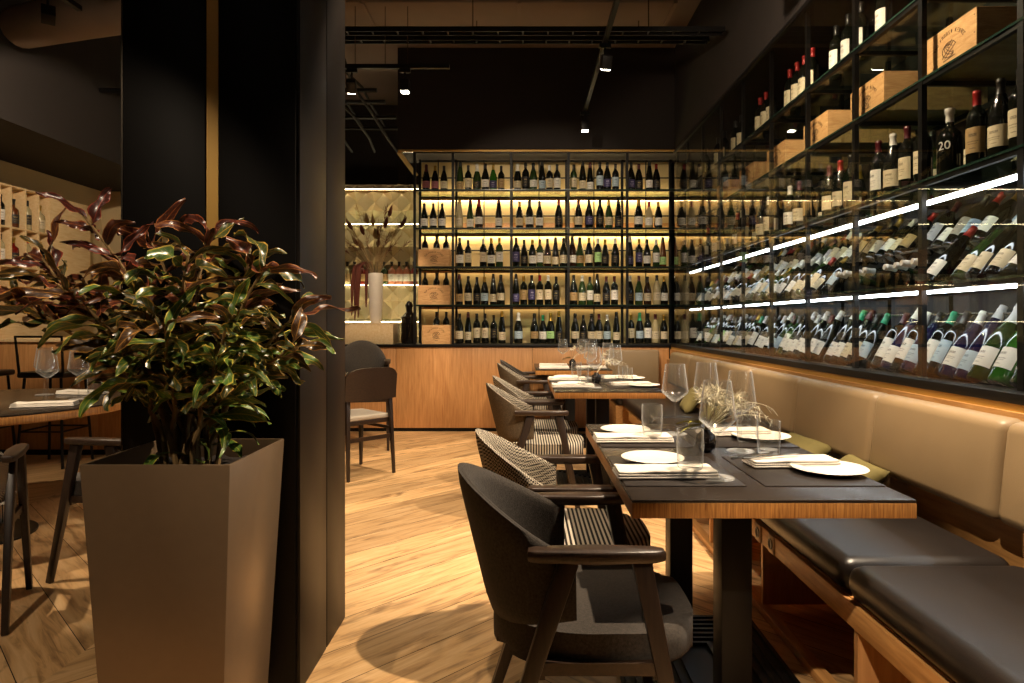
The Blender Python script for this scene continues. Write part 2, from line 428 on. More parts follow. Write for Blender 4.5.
# ------------------------------------------------------------------ the setting
def build_floor():
    bm = B(); uvl = bm.loops.layers.uv.verify(); tl = bm.faces.layers.float.new('tone')
    W, off = 1.65, .05
    pw = .215 * math.sqrt(2)                      # board width measured along the band
    X0, X1, Y0, Y1 = -6.3, 2.5, -1.6, 9.4
    k0 = math.floor((X0 - off)/W); k1 = math.ceil((X1 - off)/W)
    for k in range(k0, k1):
        xa, xb = off + k*W, off + (k+1)*W; sgn = 1 if k % 2 else -1
        n0 = int((Y0 - W)/pw) - 1; n1 = int((Y1 + W)/pw) + 1
        for i in range(n0, n1):
            y = i*pw; dy = sgn*W; g = .0042
            if sgn > 0: q = [(xa, y), (xb, y+dy), (xb, y+dy+pw-g), (xa, y+pw-g)]
            else: q = [(xa, y+W), (xb, y+W+dy), (xb, y+W+dy+pw-g), (xa, y+W+pw-g)]
            if max(p[1] for p in q) < Y0 or min(p[1] for p in q) > Y1: continue
            f = bm.faces.new([bm.verts.new((px, py, 0)) for px, py in q])
            h = rnd.random(); f[tl] = h
            s = rnd.uniform(0, 40)
            for lp in f.loops:
                p = lp.vert.co; a = Vector((1, sgn)).normalized(); b = Vector((-sgn, 1)).normalized()
                lp[uvl].uv = (p.x*a.x + p.y*a.y + s, p.x*b.x + p.y*b.y + s*.37)
    bx(bm, X0, X1, Y0, Y1, -.1, -.004, mi=1)
    o = obj('floor', bm, [mt['floor'], mt['black_wall']], smooth=False); o['kind'] = 'structure'
build_floor()
bm = B(); bx(bm, -6.3, 2.5, -1.6, 9.4, 4.2, 4.3); struct('ceiling', bm, mt['ceiling'])
bm = B(); bx(bm, 2.3, 2.5, -1.6, 9.4, 0, 4.2); struct('wall_right', bm, mt['black_wall'])
bm = B(); bx(bm, -6.3, 2.5, 9.2, 9.4, 0, 4.2); struct('wall_back', bm, mt['dark_wall'])
bm = B(); bx(bm, -6.3, -6.1, -1.6, 9.2, 0, 4.2); struct('wall_left', bm, mt['dark_wall'])
bm = B(); bx(bm, -6.3, 2.5, -1.8, -1.6, 0, 4.2); struct('wall_front', bm, mt['dark_wall'])
# bulkheads over the wine wall, over the cabinet and over the bar
bm = B(); bx(bm, -1.37, 2.3, 7.27, 7.9, 3.09, 4.2); struct('wall_bulkhead', bm, mt['black_wall'])
bm = B(); bx(bm, 1.66, 2.3, -1.6, 7.27, 3.06, 4.2); struct('wall_bulkhead', bm, mt['black_wall'])
bm = B(); bx(bm, -6.1, -4.2, 4.0, 9.2, 2.84, 4.2); struct('wall_bulkhead', bm, mt['black_wall'])
bm = B(); bx(bm, -4.2, -2.9, 8.4, 9.2, 2.9, 4.2); struct('wall_bulkhead', bm, mt['black_wall'])
bm = B(); bx(bm, -6.1, -3.0, 8.35, 8.45, 0, 2.84); struct('wall_partition', bm, mt['cream_wall'])

bm = B(); bx(bm, -5.34, -5.29, 4.0, 8.35, 0, 2.84); struct('wall_partition', bm, mt['cream_wall'])

# black column with a brass inlay
def build_column():
    bm = B(); bx(bm, -1.29, -.735, 2.17, 2.70, 0, 4.2)
    o = struct('column', bm, mt['black_wall'])
    for x0, x1 in ((-1.294, -1.028), (-.986, -.735)):
        b = B(); bx(b, x0, x1, 2.15, 2.17, .0, 4.19, .003); obj('front_panel', b, mt['column'], o)
    b = B(); bx(b, -1.026, -.988, 2.156, 2.17, .0, 4.19); obj('brass_inlay', b, mt['brass'], o)
    for y0, y1 in ((2.155, 2.444), (2.452, 2.70)):
        b = B(); bx(b, -.735, -.722, y0, y1, .0, 4.19, .002); obj('side_panel', b, mt['column_side'], o)
    b = B(); bx(b, -.735, -.729, 2.445, 2.451, .0, 4.19); obj('side_seam', b, mt['brass'], o)
    b = B(); bx(b, -1.300, -1.294, 2.15, 2.165, 0, 4.19); obj('corner_trim', b, mt['steel'], o)
build_column()

# ------------------------------------------------------------------ planter and croton
def build_planter():
    t = thing('planter', 'tall square tapering taupe planter standing before the black column', 'planter', (-.955, 1.92, 0))
    bm = B()
    def ring(h, z): return [bm.verts.new((sx*h, sy*h, z)) for sx, sy in ((-1,-1),(1,-1),(1,1),(-1,1))]
    rs = [ring(.155, 0), ring(.196, .83), ring(.188, .83), ring(.182, .70)]
    for a, b in zip(rs, rs[1:]):
        for i in range(4): bm.faces.new((a[i], a[(i+1) % 4], b[(i+1) % 4], b[i]))
    bm.faces.new(rs[0][::-1]); bm.faces.new(rs[-1])
    es = [e for e in bm.edges if abs(e.verts[0].co.z - e.verts[1].co.z) > .5 or min(v.co.z for v in e.verts) > .82]
    bmesh.ops.bevel(bm, geom=es, offset=.003, segments=2, profile=.5, affect='EDGES')
    obj('planter_body', bm, mt['planter'], t)
    bm = B()
    n = 14
    g = [[bm.verts.new((-.182 + .364*i/n, -.182 + .364*j/n, .775 + .018*noise.noise(Vector((i*.9, j*.9, 0))))) for j in range(n+1)] for i in range(n+1)]
    for i in range(n):
        for j in range(n): bm.faces.new((g[i][j], g[i+1][j], g[i+1][j+1], g[i][j+1]))
    obj('soil', bm, mt['soil'], t)
build_planter()

def build_croton():
    rg = random.Random(21)
    cx, cy = -.955, 1.92
    t = thing('croton_plant', 'bushy croton with twisted dark red and green leaves in the taupe planter', 'plant', (cx, cy, .78))
    fb = B(); uvl = fb.loops.layers.uv.verify(); tl = fb.faces.layers.float.new('tone')
    def clamp(p):
        wx, wy, wz = p.x + cx, p.y + cy, p.z + .78
        if wy > 2.06 and wx > -1.36: wy = 2.06 + (wy - 2.06)*.22
        wy = min(wy, 2.138) if wx > -1.36 else wy
        if wz < .84: wz = max(wz, .80)
        return Vector((wx - cx, wy - cy, wz - .78))
    def leaf(p, d, L, wd, tone, droop, twist, ruff):
        d = d.normalized(); n = 12; pts = []
        pos = p.copy(); dirv = d.copy(); step = L/n
        curl = rg.uniform(-.28, .28)
        for i in range(n+1):
            pts.append((pos.copy(), dirv.copy()))
            dirv = (dirv + Vector((rg.uniform(-.05,.05), rg.uniform(-.05,.05), -droop*(.4+i/n)))).normalized()
            dirv.rotate(Matrix.Rotation(curl*(i/n), 3, 'Z'))
            pos += dirv*step
        ph = rg.uniform(0, 6); rows = []
        for i, (q, dv) in enumerate(pts):
            s = i/n
            side = dv.cross(Vector((0,0,1)))
            side = side.normalized() if side.length > .05 else Vector((1,0,0))
            up = side.cross(dv)
            ang = twist*s*2
            side2 = side*math.cos(ang) + up*math.sin(ang); up2 = side2.cross(dv)
            prof = (math.sin(math.pi*min(1, s*.93+.04))**.75) * (1 - .25*s)
            row = []
            for k in range(5):
                a = (k-2)/2
                edge = abs(a)
                off = side2*a*wd*prof + up2*(ruff*wd*edge*edge*math.sin(ph + s*11 + (0 if a > 0 else 1.3)) + .25*wd*edge*prof)
                row.append(fb.verts.new(clamp(q + off)))
            rows.append(row)
        for i in range(n):
            for k in range(4):
                f = fb.faces.new((rows[i][k], rows[i][k+1], rows[i+1][k+1], rows[i+1][k])); f[tl] = tone
                for lp, (uu, vv) in zip(f.loops, ((k/4, i/n), ((k+1)/4, i/n), ((k+1)/4, (i+1)/n), (k/4, (i+1)/n))): lp[uvl].uv = (uu, vv)
    stems = []
    # (tip dx, dy, z) relative to the soil centre
    tips = [(-.40,-.06,.60),(-.34,.05,.54),(-.27,-.16,.52),(-.16,.06,.68),(-.10,-.15,.55),(.02,.05,.70),(.05,-.14,.60),(.15,.05,.62),
            (.24,-.06,.58),(.30,.05,.46),(.20,-.18,.44),(-.12,-.20,.40),(.02,-.2,.42),(-.28,-.04,.72),(-.50,-.06,.50),(-.44,.03,.60),(-.36,-.14,.46),(.33,-.08,.36),(.10,.1,.46)]
    for tx, ty, tz in tips:
        b = Vector((rg.uniform(-.06,.06)+tx*.12, rg.uniform(-.05,.05)+ty*.12, -.01))
        e = Vector((tx, ty, tz)); pts = []
        for i in range(9):
            s = i/8
            p = b.lerp(e, s); p.x = b.x + (e.x-b.x)*s**1.5; p.y = b.y + (e.y-b.y)*s**1.4; p.z = b.z + (e.z-b.z)*(s**.85)
            p += Vector((rg.uniform(-1,1), rg.uniform(-1,1), 0))*.008*(i > 0)
            pts.append(clamp(p) if i else p)
        sb = B(); tube(sb, pts, [.0085*(1 - .6*i/8) for i in range(9)], 7); obj('stem', sb, mt['stem'], t)
        nl = 23
        for q in range(nl):
            s = .36 + .64*(q + .5)/nl
            i = min(7, int(s*8)); p = pts[i].lerp(pts[i+1], s*8 - i)
            az = q*2.4 + rg.uniform(-.4,.4)
            if p.x < -.14 and p.z < .40: continue
            out = Vector((math.cos(az), math.sin(az)*.8, 0))
            axis = (pts[min(8,i+1)] - pts[i]).normalized()
            rad = Vector((p.x, p.y, 0))
            d = out*1.0 + axis*(.25 + .8*max(0, s - .75)*3) + rad*1.2 + Vector((0,0,rg.uniform(-.15,.45)))
            if p.z < .25: d.z += .2
            tone = min(1, max(0, .62 - (p.z-.35)*1.0 + rg.uniform(-.28, .28) - (p.x < -.15)*.2))
            leaf(p, d, rg.uniform(.10, .205), rg.uniform(.010, .022), tone, rg.uniform(.03, .19 if p.x > -.12 else .09), rg.uniform(-1.5,1.5), rg.uniform(.3,1.0))
    for q in range(14):                           # low young leaves round the base
        az = rg.uniform(0, 6.28); p = Vector((rg.uniform(-.07,.07), rg.uniform(-.07,.05), rg.uniform(.02,.18)))
        leaf(p, Vector((math.cos(az), math.sin(az), rg.uniform(.1, .7))), rg.uniform(.12,.2), rg.uniform(.011,.02), rg.uniform(.75,1), rg.uniform(.08,.16), rg.uniform(-.7,.7), .3)
    obj('foliage', fb, mt['leaf'], t, ang=180)
build_croton()

# ------------------------------------------------------------------ armchairs
def make_armchair(name, label, shell_m, inner_m, seat_m):
    """faces +x, origin on the floor"""
    t = thing(name, label, 'armchair')
    # seat pad: round at the back, squarer at the front
    poly = []
    for i in range(40):
        a = 2*math.pi*i/40; c, s = math.cos(a), math.sin(a)
        if c < 0: poly.append((.045 + .245*c, .238*math.copysign(abs(s)**.9, s)))
        else: poly.append((.045 + .275*math.copysign(abs(c)**.5, c), .238*math.copysign(abs(s)**.62, s)))
    bm = B(); prism(bm, poly, .372, .462, .034, 5); obj('seat', bm, seat_m, t)
    # upholstered back shell, thick grid
    nu, nv, th = 26, 9, .03
    def P(u, v, side):
        ph = u*R(88)
        c = max(0.0, math.cos(ph))
        z1 = .638 + .172*c**1.25; z0 = .50 - .055*c
        z = z0 + (z1 - z0)*v
        lean = -.22*(z - .46)
        lx = .222 + .01*v
        x = .02 - (lx)*c**.85 + lean*c; y = (.238 - .006*v)*math.sin(ph)
        nrm = Vector((-math.cos(ph), math.sin(ph)*1.0, .25*c)).normalized()
        e = min(1, (1 - abs(u))*9 + .35, (1 - v)*5 + .35, v*5 + .35)
        return Vector((x, y, z)) + nrm*(th*.5*side*e**.5)
    for nm, side, m in (('backrest', 1, shell_m), ('inner_lining', -1, inner_m)):
        bm = B()
        g = [[bm.verts.new(P(-1 + 2*i/nu, j/nv, side)) for j in range(nv+1)] for i in range(nu+1)]
        mid = [[bm.verts.new(P(-1 + 2*i/nu, j/nv, side*.02)) for j in range(nv+1)] for i in range(nu+1)]
        for i in range(nu):
            for j in range(nv):
                bm.faces.new((g[i][j], g[i+1][j], g[i+1][j+1], g[i][j+1])); bm.faces.new((mid[i][j], mid[i][j+1], mid[i+1][j+1], mid[i+1][j]))
        for i in range(nu):
            for j in (0, nv): bm.faces.new((g[i][j], g[i+1][j], mid[i+1][j], mid[i][j]))
        for j in range(nv):
            for i in (0, nu): bm.faces.new((g[i][j], g[i][j+1], mid[i][j+1], mid[i][j]))
        obj(nm, bm, m, t, ang=80)
    for s in (-1, 1):
        y = s*.248
        bm = B()                                  # armrest: flat paddle, rounded at the front
        poly = [(-.11, -.016), (-.09, -.026), (.05, -.03), (.19, -.027), (.214, -.012), (.214, .012), (.19, .027), (.05, .03), (-.09, .026), (-.11, .016)]
        prism(bm, [(px, py + y) for px, py in poly], .640, .668, .008, 2); obj('armrest', bm, mt['dark_wood'], t)
        bm = B(); beam(bm, (.158, y, .642), (.285, s*.262, 0), (.034, .046), (.024, .028), (0,1,0), .005); obj('leg', bm, mt['dark_wood_v'], t)
        bm = B(); beam(bm, (-.012, y, .642), (-.225, s*.262, 0), (.034, .048), (.024, .028), (0,1,0), .005); obj('leg', bm, mt['dark_wood_v'], t)
        bm = B(); beam(bm, (-.105, y*.97, .385), (.215, y*.97, .385), (.022, .03), up=(0,1,0)); obj('side_rail', bm, mt['dark_wood'], t)
    for x in (-.08, .2):
        bm = B(); beam(bm, (x, -.245, .372), (x, .245, .372), (.03, .024), up=(0,0,1)); obj('cross_rail', bm, mt['dark_wood'], t)
    return t

arm_a = make_armchair('armchair', 'charcoal upholstered armchair with dark wood arms, drawn up to the largest set table', mt['charcoal'], mt['charcoal'], mt['charcoal'])
arm_b = make_armchair('armchair', 'houndstooth armchair with striped seat behind the charcoal armchair', mt['check'], mt['check'], mt['stripe'])
arm_c = make_armchair('armchair', 'olive brown armchair with striped seat at the middle dining table', mt['brown_fabric'], mt['check'], mt['stripe'])
G = 'armchairs along the dining tables'
for o, loc in ((arm_a, (.12, 1.81, 0)), (arm_b, (.125, 2.40, 0)), (arm_c, (.06, 4.24, 0))):
    o.location = loc; o['group'] = G
dup(arm_b, (.075, 4.83, 0), (0,0,0), 'houndstooth armchair behind the olive brown one at the middle dining table', G)
dup(arm_c, (.05, 6.32, 0), (0,0,0), 'olive brown armchair at the far table by the counter', G)
dup(arm_a, (.06, 6.88, 0), (0,0,0), 'charcoal armchair wedged between the far table and the counter', G)
G2 = 'armchairs around the round table'
dup(arm_b, (-2.32, 2.62, 0), (0,0,R(118)), 'houndstooth armchair cut off by the frame edge at the round table', G2)
dup(arm_a, (-1.86, 3.28, 0), (0,0,R(172)), 'charcoal armchair between the round table and the planter', G2)
dup(arm_a, (-2.3, 4.55, 0), (0,0,R(215)), 'charcoal armchair on the bar side of the round table', G2)

# ------------------------------------------------------------------ dining tables
def make_table():
    t = thing('dining_table', '', 'table')
    L, Wd = 1.25, .72                              # origin: front corner on the aisle side
    bm = B(); bx(bm, 0, Wd, 0, L, .703, .742, .002); obj('tabletop', bm, mt['zebra'], t)
    bm = B(); bx(bm, .0, Wd, .0, L, .742, .7505, .003); obj('table_surface', bm, mt['table_top'], t)
    for y in (.23, .90):
        bm = B(); bx(bm, .295, .383, y, y+.088, .02, .703, .003); obj('leg', bm, mt['black_metal'], t)
    bm = B(); bx(bm, .05, .64, .1, 1.0, 0, .012, .003)
    for k in range(7):                             # concentric raised ribs of the cast plate
        i = .012 + k*.036
        x0, x1, y0, y1 = .05+i, .64-i, .1+i, 1.0-i
        if x1 - x0 < .05: break
        for q in ((x0, x1, y0, y0+.014), (x0, x1, y1-.014, y1), (x0, x0+.014, y0, y1), (x1-.014, x1, y0, y1)): bx(bm, *q, .011, .024)
    obj('table_base', bm, mt['black_metal'], t)
    bm = B(); bx(bm, .2, .5, .2, 1.02, .692, .703); obj('mounting_plate', bm, mt['black_metal'], t)
    return t
tab = make_table(); tab.location = (.276, 1.681, 0)
tab['label'] = 'largest dark topped dining table with striped wood edge, set for four'; tab['group'] = 'dining tables along the bench'
dup(tab, (.205, 4.306, 0), (0,0,0), 'middle dining table with dark top, set for four, along the bench', 'dining tables along the bench')
dup(tab, (.12, 6.25, 0), (0,0,0), 'far dining table with napkins, touching the corner by the wooden counter', 'dining tables along the bench', (1, .78, 1))

# tableware prototypes -------------------------------------------------------
def make_wine_glass():
    t = thing('wine_glass', '', 'wine glass')
    bm = B()
    lathe(bm, [(.0045,.128),(.012,.131),(.030,.146),(.049,.163),(.0525,.170),(.0515,.178),(.046,.222),(.0385,.278),(.0375,.2785),(.0368,.278),(.0445,.222),(.0500,.178),(.0505,.171),(.0475,.165),(.029,.149),(.011,.135),(0,.1335)], 36)
    obj('bowl', bm, mt['glass'], t)
    bm = B(); lathe(bm, [(.009,.006),(.0048,.014),(.0036,.04),(.0034,.09),(.0045,.129)], 14); obj('glass_stem', bm, mt['glass'], t)
    bm = B(); lathe(bm, [(0,0),(.046,0),(.0475,.0015),(.046,.003),(.02,.0055),(.009,.0075),(0,.008)], 36); obj('foot', bm, mt['glass'], t)
    return t
def make_tumbler():
    bm = B(); lathe(bm, [(0,0),(.033,0),(.035,.003),(.039,.060),(.0378,.112),(.0368,.1128),(.0360,.112),(.037,.060),(.0325,.014),(0,.012)], 32)
    return tag(obj('tumbler', bm, mt['glass']), '', 'tumbler')
def make_napkin():
    t = thing('napkin', '', 'napkin')
    for k in range(3):
        bm = B(); w, d = .145 - .002*k, .055 - .002*k
        bx(bm, -w, w, -d, d, .0005 + .0072*k, .0100 + .0072*k, .0045, 3)
        bmesh.ops.subdivide_edges(bm, edges=[e for e in bm.edges if e.calc_length() > .05], cuts=7, use_grid_fill=True)
        for v in bm.verts:
            q = noise.noise(Vector((v.co.x*14, v.co.y*18, k*3.1)))
            v.co.z += .0016*q*(k+.2) if v.co.z > .004 else 0
            v.co.y += .0015*noise.noise(Vector((v.co.x*9, k*7, 2)))
        obj('fold', bm, mt['linen'], t)
    return t
def make_plate():
    bm = B(); lathe(bm, [(0,0),(.062,0),(.066,.003),(.098,.012),(.1005,.0138),(.098,.0155),(.07,.008),(.062,.0055),(0,.005)], 48)
    return tag(obj('plate', bm, mt['china']), '', 'plate')
def make_mat():
    bm = B(); bx(bm, -.165, .165, -.2, .2, 0, .003, .0012); return tag(obj('placemat', bm, mt['mat']), '', 'placemat')
def make_fork():
    bm = B(); tube(bm, [(0,-.1,.003),(0,-.05,.004),(0,.03,.004),(0,.055,.002)], [.004,.0042,.0026,.003], 8)
    for x in (-.007,-.0023,.0023,.007): tube(bm, [(x*.5,.053,.002),(x,.066,.003),(x,.085,.005),(x,.1,.004)], [.0018,.0014,.0012,.0007], 6)
    return tag(obj('fork', bm, mt['steel']), '', 'fork')
def make_knife():
    bm = B(); tube(bm, [(0,-.11,.004),(0,-.06,.004),(0,0,.004)], [.0042,.0046,.0036], 8)
    poly = [(-.004,-.002),(.004,-.002),(.009,.02),(.009,.075),(.003,.1),(-.004,.108),(-.004,.03)]
    prism(bm, poly, .0032, .0048)
    return tag(obj('knife', bm, mt['steel']), '', 'knife')
PRO = {'wine_glass': make_wine_glass(), 'tumbler': make_tumbler(), 'napkin': make_napkin(), 'plate': make_plate(), 'placemat': make_mat(), 'fork': make_fork(), 'knife': make_knife()}
used = set()
def put(kind, x, y, z, rz, label, group, sc=None):
    p = PRO[kind]
    if kind not in used:
        used.add(kind); p.location = (x, y, z); p.rotation_euler = (0,0,rz); p['label'] = label; p['group'] = group
        if sc: p.scale = (sc,)*3
        return p
    return dup(p, (x, y, z), (0,0,rz), label, group, sc)

def make_posy(loc, label_v, label_f, seed, big=True):
    rg = random.Random(seed)
    bm = B(); lathe(bm, [(0,0),(.018,0),(.032,.014),(.0365,.036),(.031,.058),(.017,.07),(.015,.078),(.012,.078),(.012,.066),(0,.062)], 28)
    tag(obj('bud_vase', bm, mt['vase_black'], loc=loc), label_v, 'vase', 'bud vases on the dining tables')
    t = thing('dried_posy', label_f, 'dried flowers', (loc[0], loc[1], loc[2] + .07), 0, 'dried posies on the dining tables')
    for k in range(8 if big else 3):               # fluffy cream heads: many fine hairs
        d = Vector((rg.uniform(-.4,.9), rg.uniform(-.5,.5), 1.0)).normalized(); Ls = rg.uniform(.09,.15)
        b = B(); pts = [Vector((0,0,-.03))] + [d*Ls*s + Vector((0,0,.0)) for s in (.1,.5,1)]
        tube(b, pts, .0013, 5); st = obj('flower_stem', b, mt['dried_tan'], t)
        b = B(); tip = d*Ls
        for q in range(46 if big else 20):
            e = Vector((rg.gauss(0,1), rg.gauss(0,1), rg.gauss(.3,.9))).normalized()*rg.uniform(.022,.046)
            tube(b, [tip + d*.006*(q % 5), tip + e*.6 + d*.012, tip + e + d*.015 - Vector((0,0,.006))], [.0016,.0013,.0005], 4)
        obj('flower_head', b, mt['dried_cream'], st)
    for k in range(9 if big else 3):               # arching feathery grass
        d = Vector((rg.uniform(.5,1.2), rg.uniform(-.7,.5), 0)).normalized(); H, Rr = rg.uniform(.09,.17), rg.uniform(.12,.24)
        pts = [d*Rr*s + Vector((0,0,H*(1.9*s - 1.35*s*s))) for s in (0,.15,.3,.45,.6,.75,.9,1)]
        b = B(); tube(b, pts, [.0013,.0012,.0011,.001,.001,.0009,.0008,.0005], 5)
        for q in range(14):
            i = 3 + q % 5; p = pts[i]; tube(b, [p, p + Vector((rg.uniform(-.012,.02), rg.uniform(-.012,.012), rg.uniform(-.03,.004)))], [.0011,.0006], 4)
        obj('grass_spray', b, mt['dried_cream'], t)
    for k in range(4 if big else 2):
        d = Vector((-rg.uniform(.5,1), rg.uniform(-.6,.2), rg.uniform(-.1,.5))).normalized()
        b = B(); n = 6; rows = []
        for i in range(n+1):
            s = i/n; c = d*(.02 + .085*s) + Vector((0,0,.02 - .03*s*s)); wd = .013*math.sin(math.pi*min(1,s*.95+.03))
            sd = d.cross(Vector((0,.3,1))).normalized()
            rows.append([b.verts.new(c + sd*wd*a + Vector((0,0,.004*abs(a)))) for a in (-1,0,1)])
        for i in range(n):
            for a in (0,1): b.faces.new((rows[i][a], rows[i][a+1], rows[i+1][a+1], rows[i+1][a]))
        obj('leaf', b, mt['leaf_olive'], t, ang=180)

TZ = .7505
def at(u, v, z): d = 665*(1.2 - z)/(v - 322); return (u - 523)/665*d, d
def setting(ox, oy, tname, full):
    """four covers; offsets from the table corner"""
    g = f'{tname} table'
    seats = [('chair-side', .17, .335, 1, 'front'), ('chair-side', .17, .90, 1, 'rear'), ('bench-side', .55, .335, -1, 'front'), ('bench-side', .55, .90, -1, 'rear')]
    for sd, sx, sy, f, fr in seats:
        bench = f < 0
        put('placemat', ox+sx, oy+sy, TZ, 0, f'dark placemat at the {sd} {fr} place of the {g}', 'placemats on the dining tables')
        z = TZ + .0035
        if not bench:
            put('napkin', ox+sx-.035, oy+sy-.085, z, R(1.5), f'folded white napkin at the {sd} {fr} place of the {g}', 'folded napkins')
            put('plate', ox+sx-.03, oy+sy+.125 if fr == 'rear' else oy+sy+.12, z, 0, f'small white plate behind the {sd} {fr} napkin on the {g}', 'side plates')
            put('tumbler', ox+sx+.035, oy+sy-.085 - .018, z + .026, 0, f'clear tumbler on the {sd} {fr} napkin of the {g}', 'water tumblers')
            put('wine_glass', ox+sx+.11 if fr == 'front' else ox+sx+.16, oy+sy-.115 if fr == 'front' else oy+sy+.07, z, 0, f'tall wine glass beside the {sd} {fr} napkin on the {g}', 'wine glasses')
        else:
            put('napkin', ox+sx+.01, oy+sy+.06, z, R(4), f'folded white napkin at the {sd} {fr} place of the {g}', 'folded napkins', .95)
            put('plate', ox+sx+.085, oy+sy-.035, z, 0, f'white plate beside the {sd} {fr} napkin on the {g}', 'side plates', 1.08)
            put('fork', ox+sx-.10, oy+sy+.065, z + .026, R(-62), f'small fork lying on the {sd} {fr} napkin of the {g}', 'forks')
            put('knife', ox+sx-.05, oy+sy+.055, z + .026, R(-70), f'table knife lying on the {sd} {fr} napkin of the {g}', 'knives')
            put('wine_glass', ox+sx-.07, oy+sy+.295 if fr == 'front' else oy+sy+.16, TZ+.0005 if fr == 'front' else z, 0, f'tall wine glass by the {sd} {fr} napkin on the {g}', 'wine glasses')
            put('tumbler', ox+sx+.015, oy+sy+.26 if fr == 'front' else oy+sy-.085, TZ+.0005 if fr == 'front' else z, 0, f'clear tumbler by the {sd} {fr} place of the {g}', 'water tumblers')
setting(.276, 1.681, 'largest', True)
setting(.205, 4.306, 'middle', True)
make_posy((.635, 2.31, TZ), 'small round black vase among the glasses on the largest table', 'cream dried posy with arching grass on the largest table', 3)
make_posy((.54, 4.90, TZ), 'small round black vase on the middle table', 'cream dried posy on the middle table', 5, False)
make_posy((.50, 6.72, TZ), 'small round black vase on the far table', 'cream dried posy on the far table by the counter', 8, False)
for k, (x, y) in enumerate(((.30, 6.42), (.31, 6.82), (.66, 6.45))):
    put('napkin', x, y, TZ+.0005, 0, f'folded white napkin, {od(k)} from the aisle on the far table', 'folded napkins')
for k, (x, y) in enumerate(((.40, 6.66), (.58, 6.6), (.62, 6.78), (.70, 6.68))):
    put('wine_glass', x, y, TZ+.0005, 0, f'tall wine glass, {od(k)} from the aisle on the far table', 'wine glasses')

# ------------------------------------------------------------------ bench along the wine cabinet
def cushion(x0, x1, y0, y1, z0, z1, r, puff=.0, axis='z'):
    bm = B(); bx(bm, x0, x1, y0, y1, z0, z1, r, 5)
    return bm
def build_bench():
    t = thing('bench', 'long upholstered bench with dark leather seat and tan leather back under the wine cabinet', 'bench', (1.0, 0, 0))
    def loc(bm): bmesh.ops.translate(bm, verts=bm.verts[:], vec=(-1.0, 0, 0)); return bm
    ys = [.5, 2.03, 3.56, 5.09, 6.62]
    for a, b in zip(ys, ys[1:]):
        bm = cushion(.975, 1.52, a+.003, b-.003, .362, .472, .048); obj('seat_cushion', loc(bm), mt['leather'], t, ang=60)
    ys = [.55, 1.30, 2.075, 2.84, 3.63, 4.42, 5.21, 6.0, 6.78]
    for a, b in zip(ys, ys[1:]):
        bm = B(); bx(bm, 1.475, 1.575, a+.002, b-.002, .575, .895, .036, 5)
        bmesh.ops.transform(bm, matrix=Matrix.Shear('XY', 4, (0, 0)) if False else Matrix.Identity(4), verts=bm.verts[:])
        for v in bm.verts: v.co.x += .11*(v.co.z - .7)
        obj('back_cushion', loc(bm), mt['tan'], t, ang=60)
    bm = B(); bx(bm, 1.56, 1.60, .5, 7.22, .0, .80); obj('back_board', loc(bm), mt['veneer_y'], t)
    bm = B(); bx(bm, .985, 1.0075, .5, 6.2, .285, .358, .002); obj('front_rail', loc(bm), mt['veneer_y'], t)
    bm = B(); bx(bm, 1.0, 1.56, .5, 6.62, .345, .362); obj('seat_board', loc(bm), mt['veneer_y'], t)
    bm = B(); bx(bm, .975, 1.02, .5, 6.2, 0, .032, .002); obj('floor_rail', loc(bm), mt['veneer_y'], t)
    for y in (.42, 1.20, 1.97, 2.75, 3.52, 4.29, 5.06, 5.83):
        bm = B(); bx(bm, .992, 1.55, y, y+.022, .032, .345); obj('divider', loc(bm), mt['veneer'], t)
    for y in (2.60, 2.745):
        bm = B(); bx(bm, .9795, .986, y, y+.062, .285, .358, .003); pl = obj('socket', loc(bm), mt['pale_socket'], t)
        bm = B(); lathe(bm, [(0,-.002),(.021,-.002),(.021,.003),(.015,.003),(.013,-.0005),(0,-.0005)], 20); bmesh.ops.rotate(bm, matrix=Matrix.Rotation(R(-90), 3, 'Y'), verts=bm.verts[:]); bmesh.ops.translate(bm, verts=bm.verts[:], vec=(-.0215, y+.031, .322)); obj('socket_hole', bm, mt['plug'], pl)
    # short return across the corner under the wine wall
    bm = B(); bx(bm, .93, 1.52, 6.63, 7.2, .362, .472, .045, 4); obj('seat_cushion', loc(bm), mt['leather'], t, ang=60)
    bm = B(); bx(bm, .90, 1.47, 7.16, 7.25, .50, .90, .02, 3); obj('back_cushion', loc(bm), mt['tan'], t, ang=60)
    bm = B(); bx(bm, .93, 1.5, 6.66, 7.2, 0, .362, .004); obj('return_box', loc(bm), mt['veneer_y'], t)
build_bench()
bm = B(); bx(bm, 1.602, 1.64, .5, 7.25, .0, .905); tag(obj('wainscot', bm, mt['veneer_y']), 'wooden panel strip between the tan bench back and the black cabinet sill', 'panel')
def pillow(loc, rot, s, label):
    bm = B(); n = 12; g = []
    for side in (1, -1):
        g.append([[None]*(n+1) for _ in range(n+1)])
        for i in range(n+1):
            for j in range(n+1):
                x, y = -1 + 2*i/n, -1 + 2*j/n
                h = ((1-x**4)*(1-y**4))**.5
                edge = i in (0, n) or j in (0, n)
                if edge and side == -1: g[1][i][j] = g[0][i][j]; continue
                pin = 1 - .08*(1 - abs(x*y))
                g[-1][i][j] = bm.verts.new((x*s[0]*pin, y*s[1]*pin, side*h*s[2]))
        for i in range(n):
            for j in range(n): 
                f = (g[-1][i][j], g[-1][i+1][j], g[-1][i+1][j+1], g[-1][i][j+1])
                bm.faces.new(f if side == 1 else f[::-1])
    o = tag(obj('cushion', bm, mt['olive'], loc=loc, ang=180), label, 'cushion', 'olive cushions on the bench'); o.rotation_euler = rot
pillow((1.385, 3.35, .545), (0, R(-40), R(5)), (.10, .2, .05), 'olive cushion on the bench behind the clear tumblers of the largest table')
pillow((1.385, 2.80, .545), (0, R(-40), R(-4)), (.10, .17, .05), 'olive cushion on the bench behind the white plate of the largest table')
